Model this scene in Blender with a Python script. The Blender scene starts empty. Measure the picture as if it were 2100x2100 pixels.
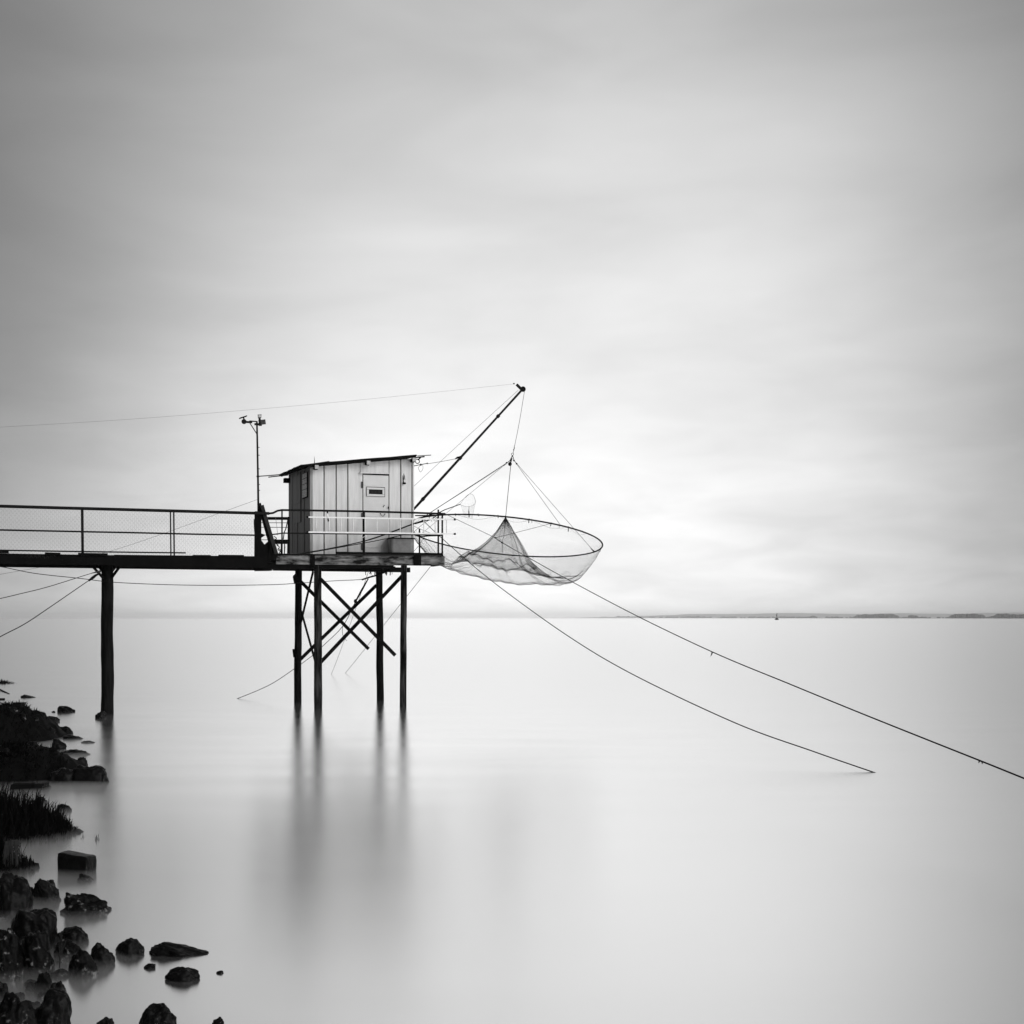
import bpy, math, random
import numpy as np
from mathutils import Vector, noise as mnoise

scene = bpy.context.scene
col = scene.collection
R = math.radians

# ------------------------------------------------------------------ camera
F = 2500.0            # focal length in photograph pixels (2100 wide)
CX, HY = 1050.0, 1267.0   # principal column, horizon row
CH = 2.25             # eye height above the water
cam_d = bpy.data.cameras.new('camera')
cam = bpy.data.objects.new('camera', cam_d)
col.objects.link(cam)
cam.location = (0, 0, CH)
cam.rotation_euler = (R(90), 0, 0)
cam_d.sensor_width = 36
cam_d.lens = 36 * F / 2100
cam_d.shift_y = (HY - 1050) / 2100
cam_d.clip_start = 0.1
cam_d.clip_end = 60000
scene.camera = cam

# ------------------------------------------------------------------ sky and light
to_sun = Vector((0.74, -0.52, 0.50)).normalized()
world = bpy.data.worlds.new('World')
scene.world = world
world.use_nodes = True
nt = world.node_tree
nt.nodes.clear()
L = nt.links.new


def wn(t, **kw):
    n = nt.nodes.new(t)
    for k, v in kw.items():
        setattr(n, k, v)
    return n


def wmath(op, a, b=None, c=None):
    n = wn('ShaderNodeMath', operation=op)
    for i, x in enumerate((a, b, c)):
        if x is None:
            continue
        if isinstance(x, (int, float)):
            n.inputs[i].default_value = x
        else:
            L(x, n.inputs[i])
    return n.outputs[0]


tc = wn('ShaderNodeTexCoord')
sep = wn('ShaderNodeSeparateXYZ')
L(tc.outputs['Generated'], sep.inputs[0])
az = wmath('ARCTAN2', sep.outputs[0], sep.outputs[1])
el = wmath('ABSOLUTE', wmath('ARCSINE', wmath('MINIMUM', wmath('MAXIMUM', sep.outputs[2], -0.9999), 0.9999)))


def gauss(a0, wa, e0, we, flat=2.0):
    p = wmath('POWER', wmath('ABSOLUTE', wmath('DIVIDE', wmath('SUBTRACT', az, R(a0)), R(wa))), flat)
    q = wmath('POWER', wmath('ABSOLUTE', wmath('DIVIDE', wmath('SUBTRACT', el, R(e0)), R(we))), 2.0)
    return wmath('EXPONENT', wmath('MULTIPLY', wmath('ADD', p, q), -1.0))


# veiled sun: a wide bright patch of thin cloud over the water, and its brighter core
wide = gauss(2.8, 20.5, 6, 27, 3.0)
core = gauss(0.5, 17, 3, 12, 2.6)
lum = wmath('ADD', wmath('ADD', wmath('MULTIPLY', wide, 0.57), wmath('MULTIPLY', core, 0.15)), 0.13)
lum = wmath('ADD', lum, wmath('MULTIPLY', gauss(-18, 11, 4.5, 5.5), 0.12))
lum = wmath('ADD', lum, wmath('MULTIPLY', gauss(-6, 26, 0, 2.6), 0.13))
# cloud veils drawn out by the wind
cmb = wn('ShaderNodeCombineXYZ')
L(wmath('ADD', wmath('MULTIPLY', az, 1.5), wmath('MULTIPLY', el, 1.3)), cmb.inputs[0])
L(wmath('SUBTRACT', wmath('MULTIPLY', el, 4.2), wmath('MULTIPLY', az, 0.55)), cmb.inputs[1])
nz = wn('ShaderNodeTexNoise', noise_dimensions='3D')
nz.inputs['Scale'].default_value = 2.1
nz.inputs['Detail'].default_value = 4.0
nz.inputs['Roughness'].default_value = 0.45
nz.inputs['Distortion'].default_value = 0.6
L(cmb.outputs[0], nz.inputs['Vector'])
cl = wmath('ADD', wmath('MULTIPLY', wmath('SUBTRACT', nz.outputs[0], 0.5), 0.50), 1.0)
cmb2 = wn('ShaderNodeCombineXYZ')
L(wmath('MULTIPLY', az, 5.0), cmb2.inputs[0])
L(wmath('MULTIPLY', el, 20.0), cmb2.inputs[1])
nz2 = wn('ShaderNodeTexNoise', noise_dimensions='3D')
nz2.inputs['Scale'].default_value = 2.2
nz2.inputs['Detail'].default_value = 4.0
nz2.inputs['Distortion'].default_value = 0.5
L(cmb2.outputs[0], nz2.inputs['Vector'])
low = wmath('EXPONENT', wmath('MULTIPLY', el, -7.0))
cl2 = wmath('ADD', wmath('MULTIPLY', wmath('MULTIPLY', wmath('SUBTRACT', nz2.outputs[0], 0.5), low), 0.62), 1.0)
lum = wmath('MULTIPLY', wmath('MULTIPLY', lum, cl), cl2)
sky = wn('ShaderNodeTexSky', sky_type='NISHITA')
sky.sun_disc = False
sky.sun_elevation = math.asin(to_sun.z)
sky.sun_rotation = math.atan2(to_sun.x, to_sun.y)
bw = wn('ShaderNodeRGBToBW')
L(sky.outputs[0], bw.inputs[0])
total = wmath('ADD', wmath('MULTIPLY', lum, 10.0), wmath('MULTIPLY', bw.outputs[0], 0.06))
bg = wn('ShaderNodeBackground')
bg.inputs['Strength'].default_value = 0.1
L(total, bg.inputs['Color'])
wout = wn('ShaderNodeOutputWorld')
L(bg.outputs[0], wout.inputs[0])

sun_d = bpy.data.lights.new('sun', 'SUN')
sun_d.energy = 1.5
sun_d.angle = R(35)
sun_d.color = (1, 0.995, 0.99)
sun = bpy.data.objects.new('sun', sun_d)
col.objects.link(sun)
sun.rotation_euler = to_sun.to_track_quat('Z', 'Y').to_euler()
sun.location = (10, -10, 20)

vs = scene.view_settings
vs.view_transform = 'Standard'
vs.look = 'None'
vs.exposure = 0.2
vs.gamma = 1
vs.use_curve_mapping = False
scene.render.engine = 'CYCLES'
cy = scene.cycles
cy.use_denoising = True
cy.max_bounces = 12
cy.transparent_max_bounces = 24
cy.volume_bounces = 6
cy.sample_clamp_indirect = 4

# ------------------------------------------------------------------ places
A20 = R(20)
E1 = Vector((math.cos(A20), math.sin(A20), 0))     # along the pier, out to sea
E2 = Vector((-math.sin(A20), math.cos(A20), 0))    # across it, away from the shore path
C0 = 29.94                                          # distance of the platform's front edge


def ray(px, py=None):
    return (px - CX) / F, (HY - (HY if py is None else py)) / F


def P(px, py, d):
    """a spot at distance d along the view axis"""
    dx, dz = ray(px, py)
    return Vector((dx * d, d, CH + dz * d))


def H(px, py, v):
    """a spot on the upright plane v metres behind the platform's front edge"""
    dx, dz = ray(px, py)
    t = (C0 + v) / (E2.x * dx + E2.y)
    return Vector((dx * t, t, CH + dz * t))


def UV(u, v, z):
    p = E2 * (C0 + v) + E1 * u
    return Vector((p.x, p.y, z))


def uof(px, v):
    return H(px, HY, v).dot(E1)


def Wt(px, py):
    """a spot on the water"""
    return P(px, py, CH * F / (py - HY))


rng = random.Random(7)

# ------------------------------------------------------------------ materials


def material(name, build):
    m = bpy.data.materials.new(name)
    m.use_nodes = True
    t = m.node_tree
    b = t.nodes['Principled BSDF']
    build(t, b)
    return m


def g(v):
    return (v, v, v, 1)


def mottled(name, lo, hi, rough=0.8, scale=(6, 6, 6), bump=0.3, mid=0.5, soft=0.35, detail=6.0, spec=0.2, bscale=None):
    """two greys mixed by grain; the grain also lifts the surface"""
    def build(t, b):
        tcn = t.nodes.new('ShaderNodeTexCoord')
        mp = t.nodes.new('ShaderNodeMapping')
        mp.inputs['Scale'].default_value = scale
        n = t.nodes.new('ShaderNodeTexNoise')
        n.inputs['Scale'].default_value = 1.0
        n.inputs['Detail'].default_value = detail
        n.inputs['Roughness'].default_value = 0.62
        r = t.nodes.new('ShaderNodeValToRGB')
        r.color_ramp.elements[0].position = max(0, mid - soft)
        r.color_ramp.elements[0].color = g(lo)
        r.color_ramp.elements[1].position = min(1, mid + soft)
        r.color_ramp.elements[1].color = g(hi)
        l = t.links.new
        l(tcn.outputs['Object'], mp.inputs[0])
        l(mp.outputs[0], n.inputs['Vector'])
        l(n.outputs[0], r.inputs[0])
        l(r.outputs[0], b.inputs['Base Color'])
        b.inputs['Roughness'].default_value = rough
        b.inputs['Specular IOR Level'].default_value = spec
        bp = t.nodes.new('ShaderNodeBump')
        bp.inputs['Strength'].default_value = bump
        bp.inputs['Distance'].default_value = 0.02
        l(n.outputs[0], bp.inputs['Height'])
        l(bp.outputs[0], b.inputs['Normal'])
    return material(name, build)


M = {}
M['tarred'] = mottled('tarred_timber', 0.0015, 0.006, 0.9, (5, 5, 1.2), 0.5, spec=0.1)
M['pile'] = mottled('weathered_pile', 0.0015, 0.012, 0.9, (16, 16, 1.6), 0.8, mid=0.55, soft=0.2, spec=0.1)
M['pile_worn'] = mottled('sun_bleached_pile', 0.0015, 0.08, 0.9, (14, 14, 1.1), 0.8, mid=0.58, soft=0.14, spec=0.1)
M['beam'] = mottled('peeling_beam', 0.006, 0.26, 0.85, (2.2, 2.2, 9.0), 0.7, mid=0.53, soft=0.12, detail=9, spec=0.1)
M['paint'] = mottled('white_board_paint', 0.54, 0.78, 0.6, (11, 11, 0.9), 0.2, mid=0.42, soft=0.24, spec=0.3)
M['door_paint'] = mottled('white_door_paint', 0.62, 0.75, 0.55, (3, 3, 2), 0.1, soft=0.3, spec=0.3)
M['grey_board'] = mottled('grey_side_boards', 0.24, 0.44, 0.8, (14, 14, 0.9), 0.4, soft=0.25, spec=0.1)  # side boards toned darker than the front boards
M['endgrain'] = mottled('pale_end_grain', 0.35, 0.6, 0.8, (30, 30, 30), 0.3, spec=0.1)
M['roof'] = mottled('bitumen_roofing', 0.003, 0.010, 0.9, (4, 4, 4), 0.3, spec=0.1)
M['iron'] = mottled('rusted_iron', 0.002, 0.010, 0.8, (25, 25, 25), 0.4, spec=0.2)
M['iron_grey'] = mottled('worn_grey_iron', 0.015, 0.06, 0.6, (18, 18, 18), 0.3, spec=0.3)
M['rope'] = mottled('wet_rope', 0.004, 0.010, 0.9, (30, 30, 30), 0.3, spec=0.1)
M['wire'] = mottled('grey_wire', 0.10, 0.18, 0.7, (30, 30, 30), 0.2, spec=0.2)
M['mesh_wire'] = mottled('galvanised_mesh', 0.05, 0.10, 0.6, (30, 30, 30), 0.1, spec=0.2)
M['net'] = mottled('net_twine', 0.012, 0.025, 0.9, (20, 20, 20), 0.1, spec=0.1)
M['alu'] = mottled('bright_ladder_metal', 0.86, 0.93, 0.45, (20, 20, 3), 0.1, spec=0.4)
M['rubber'] = mottled('black_rubber', 0.002, 0.005, 0.8, (20, 20, 20), 0.1, spec=0.2)
M['dark_gap'] = mottled('dark_inside', 0.01, 0.02, 0.9, (6, 6, 6), 0.1, spec=0.05)
M['paper'] = mottled('notice_sheets', 0.6, 0.95, 0.7, (26, 3, 38), 0.05, mid=0.5, soft=0.1, detail=3, spec=0.2)
M['plastic'] = mottled('dull_plastic_tub', 0.07, 0.30, 0.5, (3, 3, 3), 0.1, spec=0.3)
M['wood_mid'] = mottled('grey_worn_plank', 0.008, 0.045, 0.8, (8, 8, 2), 0.5, spec=0.1)
M['deck_wood'] = mottled('worn_deck_boards', 0.06, 0.16, 0.85, (8, 8, 2), 0.4, spec=0.1)
M['rock'] = mottled('wet_dark_rock', 0.001, 0.007, 0.33, (13, 13, 13), 1.0, mid=0.55, soft=0.2, detail=12, spec=0.14)
M['rock_crust'] = mottled('shell_crusted_rock', 0.001, 0.26, 0.45, (19, 19, 19), 1.0, mid=0.645, soft=0.055, detail=12, spec=0.15)
M['mud'] = mottled('wet_mud', 0.0015, 0.006, 0.7, (5, 5, 5), 0.8, detail=10, spec=0.08)
M['grass'] = mottled('dark_marsh_grass', 0.002, 0.009, 0.9, (8, 8, 8), 0.1, spec=0.05)
M['dry_grass'] = mottled('pale_dry_grass', 0.01, 0.08, 0.9, (20, 20, 20), 0.1, spec=0.1)
M['hazed_far_land'] = mottled('hazed_far_land', 0.42, 0.5, 0.95, (0.01, 0.01, 0.01), 0.0, spec=0)  # pale tone puts extra haze fading into the land's colour
M['far_tree'] = mottled('far_trees', 0.06, 0.10, 0.95, (0.05, 0.05, 0.05), 0.0, spec=0)
M['glass'] = mottled('pale_lamp_glass', 0.45, 0.6, 0.3, (10, 10, 10), 0.0, spec=0.5)


def build_sea(t, b):
    l = t.links.new
    b.inputs['Base Color'].default_value = g(0.42)
    b.inputs['Roughness'].default_value = 0.15
    b.inputs['IOR'].default_value = 1.33
    gl = t.nodes.new('ShaderNodeBsdfGlossy')
    gl.distribution = 'BECKMANN'
    gl.inputs['Color'].default_value = g(0.99)
    gl.inputs['Roughness'].default_value = 0.16
    tcn = t.nodes.new('ShaderNodeTexCoord')
    mp = t.nodes.new('ShaderNodeMapping')
    mp.inputs['Scale'].default_value = (0.05, 0.22, 1)
    n = t.nodes.new('ShaderNodeTexNoise')
    n.inputs['Detail'].default_value = 3
    l(tcn.outputs['Object'], mp.inputs[0])
    l(mp.outputs[0], n.inputs['Vector'])
    rr = t.nodes.new('ShaderNodeMapRange')
    rr.inputs[1].default_value = 0.3
    rr.inputs[2].default_value = 0.7
    rr.inputs[3].default_value = 0.215
    rr.inputs[4].default_value = 0.24
    l(n.outputs[0], rr.inputs[0])
    l(rr.outputs[0], gl.inputs['Roughness'])
    df = t.nodes.new('ShaderNodeBsdfDiffuse')
    df.inputs['Color'].default_value = g(0.8)
    mx = t.nodes.new('ShaderNodeMixShader')
    mx.inputs[0].default_value = 0.955
    l(df.outputs[0], mx.inputs[1])
    l(gl.outputs[0], mx.inputs[2])
    l(mx.outputs[0], t.nodes['Material Output'].inputs['Surface'])


M['sea'] = material('silky_silt_water', build_sea)


# ------------------------------------------------------------------ object helpers
def tag(o, label=None, cat=None, group=None, kind=None):
    if label:
        o['label'] = label
    if cat:
        o['category'] = cat
    if group:
        o['group'] = group
    if kind:
        o['kind'] = kind
    return o


def thing(name, label, cat, loc, group=None):
    o = bpy.data.objects.new(name, None)
    col.objects.link(o)
    o.empty_display_size = 0.2
    o.location = loc
    tag(o, label, cat, group)
    return o


def root_of(o):
    while o.parent is not None:
        o = o.parent
    return o


class MB:
    def __init__(self):
        self.v, self.f = [], []

    def add(self, vs_, fs_):
        n = len(self.v)
        self.v += [tuple(x) for x in vs_]
        self.f += [tuple(i + n for i in q) for q in fs_]
        return self

    def hexa(self, c):
        """eight corners: four below, four above"""
        return self.add(c, [(3, 2, 1, 0), (4, 5, 6, 7), (0, 1, 5, 4), (1, 2, 6, 5), (2, 3, 7, 6), (3, 0, 4, 7)])

    def beam(self, p, q, w, h, side=None):
        p, q = Vector(p), Vector(q)
        d = (q - p).normalized()
        s = Vector(side) if side is not None else d.cross(Vector((0, 0, 1)))
        if s.length < 1e-4:
            s = Vector((1, 0, 0))
        s = (s - d * s.dot(d)).normalized()
        t = s.cross(d).normalized()
        a, b = s * (w / 2), t * (h / 2)
        return self.hexa([p - a - b, p + a - b, q + a - b, q - a - b, p - a + b, p + a + b, q + a + b, q - a + b])

    def tube(self, pts, r, n=6, cap=True):
        pts = [Vector(x) for x in pts]
        rs = r if isinstance(r, (list, tuple)) else [r] * len(pts)
        vs_, fs_ = [], []
        prev = None
        for i, p in enumerate(pts):
            d = (pts[min(i + 1, len(pts) - 1)] - pts[max(i - 1, 0)]).normalized()
            if prev is None:
                s = d.cross(Vector((0.13, 0.31, 1)))
                if s.length < 0.2:
                    s = d.cross(Vector((1, 0.1, 0)))
            else:
                s = prev - d * prev.dot(d)
            s.normalize()
            prev = s
            t = d.cross(s)
            for k in range(n):
                a = 2 * math.pi * k / n
                vs_.append(p + (s * math.cos(a) + t * math.sin(a)) * rs[i])
        for i in range(len(pts) - 1):
            for k in range(n):
                k2 = (k + 1) % n
                fs_.append((i * n + k, i * n + k2, (i + 1) * n + k2, (i + 1) * n + k))
        if cap:
            fs_.append(tuple(reversed(range(n))))
            fs_.append(tuple(range((len(pts) - 1) * n, len(pts) * n)))
        return self.add(vs_, fs_)

    def ring(self, c, axis, rad, r, n=20, k=5):
        c, axis = Vector(c), Vector(axis).normalized()
        s = axis.orthogonal().normalized()
        t = axis.cross(s)
        vs_, fs_ = [], []
        for i in range(n):
            a = 2 * math.pi * i / n
            o = s * math.cos(a) + t * math.sin(a)
            for j in range(k):
                b = 2 * math.pi * j / k
                vs_.append(c + o * (rad + r * math.cos(b)) + axis * (r * math.sin(b)))
        for i in range(n):
            for j in range(k):
                i2, j2 = (i + 1) % n, (j + 1) % k
                fs_.append((i * k + j, i2 * k + j, i2 * k + j2, i * k + j2))
        return self.add(vs_, fs_)

    def blob(self, c, rx, ry, rz, n=8, m=6, jit=0.0):
        c = Vector(c)
        vs_, fs_ = [c + Vector((0, 0, -rz))], []
        for i in range(1, m):
            th = math.pi * i / m
            for k in range(n):
                a = 2 * math.pi * k / n
                j = 1 + jit * rng.uniform(-1, 1)
                vs_.append(c + Vector((rx * math.sin(th) * math.cos(a) * j, ry * math.sin(th) * math.sin(a) * j, -rz * math.cos(th) * j)))
        vs_.append(c + Vector((0, 0, rz)))
        for k in range(n):
            k2 = (k + 1) % n
            fs_.append((0, 1 + k2, 1 + k))
            for i in range(m - 2):
                a0, b0 = 1 + i * n, 1 + (i + 1) * n
                fs_.append((a0 + k, a0 + k2, b0 + k2, b0 + k))
            a0 = 1 + (m - 2) * n
            fs_.append((a0 + k, a0 + k2, len(vs_) - 1))
        return self.add(vs_, fs_)

    def build(self, name, mat, parent=None, label=None, cat=None, group=None, kind=None, loc=None, smooth=False):
        if parent is not None:
            off = root_of(parent).location.copy()
        else:
            off = Vector(loc) if loc is not None else Vector((0, 0, 0))
        me = bpy.data.meshes.new(name)
        me.from_pydata([(x[0] - off.x, x[1] - off.y, x[2] - off.z) for x in self.v], [], self.f)
        me.materials.append(M[mat] if isinstance(mat, str) else mat)
        if smooth:
            me.shade_smooth()
        me.update()
        o = bpy.data.objects.new(name, me)
        col.objects.link(o)
        if parent is not None:
            o.parent = parent
        else:
            o.location = off
        return tag(o, label, cat, group, kind)


def part(name, mat, parent, fn, **kw):
    m = MB()
    fn(m)
    return m.build(name, mat, parent, **kw)


def smooth_path(pts, n=8):
    """Catmull-Rom through the points"""
    pts = [Vector(p) for p in pts]
    if len(pts) < 3:
        return pts
    out = []
    q = [pts[0] * 2 - pts[1]] + pts + [pts[-1] * 2 - pts[-2]]
    for i in range(1, len(q) - 2):
        for k in range(n):
            t = k / n
            a, b, c, d = q[i - 1], q[i], q[i + 1], q[i + 2]
            out.append(0.5 * ((2 * b) + (c - a) * t + (2 * a - 5 * b + 4 * c - d) * t * t + (3 * b - a - 3 * c + d) * t ** 3))
    out.append(pts[-1])
    return out


def rope(name, label, cat, pts, r, mat='rope', group=None, n=5, knots=()):
    pts = smooth_path(pts)
    base = min(pts, key=lambda p: p.z)
    if not knots:
        return MB().tube(pts, r, n).build(name, mat, label=label, cat=cat, group=group, loc=base, smooth=True)
    t = thing(name, label, cat, base, group)
    MB().tube(pts, r, n).build('line', mat, t, smooth=True)
    for kn in knots:
        kn(t)
    return t


# ------------------------------------------------------------------ setting: sea, far shore
m = MB()
xs = [-16000, -4000, -1200, -300, -60, -20, 0, 20, 60, 300, 1200, 4000, 16000]
ys = [-400, -60, 0, 10, 20, 40, 80, 200, 600, 2000, 6000, 18000]
nv = len(xs)
m.add([(x, y, 0) for y in ys for x in xs],
      [(j * nv + i, j * nv + i + 1, (j + 1) * nv + i + 1, (j + 1) * nv + i) for j in range(len(ys) - 1) for i in range(nv - 1)])
m.build('sea', 'sea', kind='structure', label='smooth pale estuary water reaching the horizon')

# low far shore: near at the right, running away to the left
shore_pts = [(1080, 11500), (1250, 9500), (1450, 7600), (1600, 6400), (1750, 5400), (1900, 4800), (2050, 4300), (2250, 3900)]


def shore_d(px):
    for (a, da), (b, db) in zip(shore_pts, shore_pts[1:]):
        if a <= px <= b:
            return da + (db - da) * (px - a) / (b - a)
    return shore_pts[0][1] if px < shore_pts[0][0] else shore_pts[-1][1]


m = MB()
prof = []
for i in range(80):
    px = 1080 + i * 1170 / 79
    d = shore_d(px)
    h = 0.6 + 0.9 * mnoise.noise(Vector((px * 0.03, 0, 1)))
    h = max(0.5, h) * d / 5000
    x = (px - CX) / F
    prof.append([(x * d, d, -0.5), (x * d, d, h), (x * (d + 900), d + 900, h * 1.3), (x * (d + 900), d + 900, -0.5)])
m.add([p for q in prof for p in q], [(i * 4 + k, i * 4 + 4 + k, i * 4 + 5 + k, i * 4 + 1 + k) for i in range(79) for k in range(3)])
m.build('far_shore', 'hazed_far_land', kind='structure', label='low distant shore along the horizon at right')

m = MB()
rows = []
for i in range(90):
    px = 1150 + i * 1150 / 89
    d = 8800
    hp = 7 + 7 * min(1, max(0, (px - 1150) / 500)) + 5 * mnoise.noise(Vector((px * 0.006, 3, 0))) + 1.5 * mnoise.noise(Vector((px * 0.03, 9, 0)))
    hp *= 0.8 * min(1, (px - 1149) / 260)
    x = (px - CX) / F
    rows.append([(x * d, d, 0), (x * (d + 500), d + 500, hp * d / F * 0.75), (x * (d + 1200), d + 1200, max(0.1, hp) * d / F), (x * (d + 2500), d + 2500, 0)])
m.add([p for q in rows for p in q], [(i * 4 + k, i * 4 + 4 + k, i * 4 + 5 + k, i * 4 + 1 + k) for i in range(89) for k in range(3)])
m.build('hills', 'hazed_far_land', kind='structure', label='faint low hills behind the distant shore', smooth=True)

# a thin broken line of trees along the far shore, and groves that stand out from it
m = MB()
for i in range(900):
    px = 1230 + rng.random() ** 0.8 * 970
    dens = mnoise.noise(Vector((px * 0.02, 5, 2)))
    if dens < -0.12 and rng.random() < 0.85:
        continue
    d = shore_d(px) + rng.uniform(20, 250)
    s = d / F * (0.9 + 2.4 * max(0, dens) + rng.random() * 1.2)
    p = P(px, HY, d)
    m.blob((p.x, p.y, s * 0.75), s * rng.uniform(0.8, 1.7), s, s * rng.uniform(0.7, 1.1), 6, 4, 0.25)
m.build('far_wood', 'far_tree', kind='stuff', label='thin line of distant trees along the far shore')


def grove(px0, px1, hpx, n, label):
    d = shore_d((px0 + px1) / 2) - 150
    c = P((px0 + px1) / 2, HY, d)
    t = thing('distant_grove', label, 'trees', (c.x, c.y, 0.0), 'groves on the far shore')
    mc, mt = MB(), MB()
    for i in range(n):
        px = px0 + (px1 - px0) * (i + rng.random()) / n
        edge = min(1, 0.55 + 3 * min(px - px0, px1 - px) / max(1, px1 - px0))
        hh = hpx * edge * rng.uniform(0.75, 1.0) * d / F
        p = P(px, HY, d + rng.uniform(-60, 60))
        mc.blob((p.x, p.y, hh * 0.56), hh * rng.uniform(0.4, 0.75), hh * 0.5, hh * 0.48, 7, 5, 0.25)
        mt.tube([(p.x, p.y, -0.5), (p.x, p.y, hh * 0.5)], hh * 0.05, 4)
    mc.build('crown', 'far_tree', t, kind='stuff')
    mt.build('trunk', 'far_tree', t, kind='stuff')


grove(1752, 1842, 9.5, 34, 'long flat-topped dark grove on the far shore right of the buoy')
grove(1862, 1882, 7, 6, 'small lone clump of trees between the two long groves')
grove(1948, 2020, 10, 26, 'peaked dark grove on the far shore near the right edge')
grove(2034, 2110, 10, 28, 'darkest grove on the far shore at the right edge')
grove(1660, 1676, 5.5, 5, 'tiny clump of trees just left of the long grove')

# ------------------------------------------------------------------ shore bank at the left
MOUNDS = [(-9.45, 22.6, 1.0, 1.7, 0.62), (-7.0, 17.35, 0.95, 1.05, 0.40), (-5.2, 12.75, 0.62, 0.5, 0.15), (-4.6, 10.95, 0.3, 0.3, 0.10)]


def bank_z(x, y):
    edge = -0.432 * y + 0.12 * math.sin(y * 1.1) + 0.1 * math.sin(y * 0.37 + 1)
    if y < 9.5:
        edge += 0.035 * y * min(1, (9.5 - y) / 1.5)
    d = edge - x
    n = mnoise.noise(Vector((x * 1.3, y * 1.3, 0))) * 0.12 + mnoise.noise(Vector((x * 4, y * 4, 3))) * 0.05
    z = max(-0.5, 0.26 * d - 0.10 + n * min(1, max(0.3, d)))
    for mx_, my_, rx, ry, h_ in MOUNDS:
        q = ((x - mx_) / rx) ** 2 + ((y - my_) / ry) ** 2
        if q < 1.6:
            zz = h_ * (1 - q) * 1.0 + 0.10 * h_ ** 0.5 * mnoise.noise(Vector((x * 3, y * 2.2, 4))) + 0.09 * abs(mnoise.noise(Vector((x * 5, y * 3.5, 1)))) + 0.05 * mnoise.noise(Vector((x * 13, y * 9, 2)))
            z = max(z, zz)
    return z


m = MB()
nx, ny = 130, 300
vv = []
for j in range(ny):
    y = 4.0 + 24.5 * (j / (ny - 1))
    for i in range(nx):
        x = -0.405 * y + 2.0 - 14.0 * (i / (nx - 1)) ** 1.6
        z = bank_z(x, y)
        if y > 26.5:
            z = min(z, 0.1) - 0.3 * (y - 26.5)
        vv.append((x, y, z))
m.add(vv, [(j * nx + i, (j + 1) * nx + i, (j + 1) * nx + i + 1, j * nx + i + 1) for j in range(ny - 1) for i in range(nx - 1)])
m.build('shore_bank', 'mud', kind='structure', label='dark wet mud bank under the rocks at left', smooth=True)

# ------------------------------------------------------------------ the pier (gangway)
PV = -0.36            # near side of the pier
pier_uL = uof(-190, PV)
pier_uR = uof(548, PV)
pp = H(220, HY, 0.05)
pier = thing('pier', 'dark narrow timber pier with mesh railing leading in from the left', 'pier', (pp.x, pp.y, 0))


def zon(px, py, v):
    return H(px, py, v).z


part('beam', 'tarred', pier, lambda m: m.hexa([
    UV(pier_uL, PV, zon(-190, 1154, PV)), UV(uof(236, PV), PV, zon(236, 1159, PV)), UV(uof(236, PV), PV + 0.07, zon(236, 1159, PV)), UV(pier_uL, PV + 0.07, zon(-190, 1154, PV)),
    UV(pier_uL, PV, zon(-190, 1132, PV)), UV(uof(236, PV), PV, zon(236, 1138.5, PV)), UV(uof(236, PV), PV + 0.07, zon(236, 1138.5, PV)), UV(pier_uL, PV + 0.07, zon(-190, 1132, PV))]))
part('beam', 'tarred', pier, lambda m: m.hexa([
    UV(uof(234, PV), PV - 0.02, zon(234, 1161.5, PV)), UV(pier_uR, PV - 0.02, zon(548, 1165, PV)), UV(pier_uR, PV + 0.05, zon(548, 1165, PV)), UV(uof(234, PV), PV + 0.05, zon(234, 1161.5, PV)),
    UV(uof(234, PV), PV - 0.02, zon(234, 1137.6, PV)), UV(pier_uR, PV - 0.02, zon(548, 1141, PV)), UV(pier_uR, PV + 0.05, zon(548, 1141, PV)), UV(uof(234, PV), PV + 0.05, zon(234, 1137.6, PV))]))
zdeck_p = zon(220, 1140, PV)
part('rear_beam', 'tarred', pier, lambda m: m.beam(UV(pier_uL, 0.42, zdeck_p - 0.14), UV(pier_uR, 0.42, zdeck_p - 0.14), 0.07, 0.24))
k = 0
u = pier_uL
while u < pier_uR - 0.2:
    w = 0.19 * rng.uniform(0.9, 1.05)
    f = (u - pier_uL) / (pier_uR - pier_uL)
    zz = zon(-190, 1133.5, PV) * (1 - f) + zon(548, 1142, PV) * f - 0.045 + rng.uniform(-0.004, 0.012)
    part('plank', 'deck_wood', pier, lambda m: m.beam(UV(u + w / 2, -0.28, zz + 0.02), UV(u + w / 2, 0.45, zz + 0.02), w - 0.015, 0.035))
    u += w
# edge boards lying on the beam, leaving slits of light
for a, b, ya, yb in ((-190, 18, 1131, 1132.5), (92, 124, 1135, 1135.8), (160, 221, 1136, 1137), (395, 432, 1140.3, 1140.4), (448, 500, 1140, 1140.3)):
    part('edge_board', 'tarred', pier, lambda m: m.beam(H(a, ya, PV - 0.03), H(b, yb, PV - 0.03), 0.06, 0.05))


def pile_pts(top, bot, r, seed, extra=0.8):
    """a driven trunk: slightly crooked, thicker and thinner by turns"""
    top, bot = Vector(top), Vector(bot)
    bot = bot + (bot - top).normalized() * extra
    n = 26
    pts, rs = [], []
    for i in range(n + 1):
        f = i / n
        p = top.lerp(bot, f)
        wob = Vector((mnoise.noise(Vector((f * 4, seed, 0))), mnoise.noise(Vector((f * 4, seed, 7))), 0)) * r * 0.22 * math.sin(math.pi * min(1, f * 1.1))
        pts.append(p + wob)
        rs.append(r * (0.95 + 0.12 * f + 0.07 * mnoise.noise(Vector((f * 9, seed, 3)))))
    return pts, rs


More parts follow.
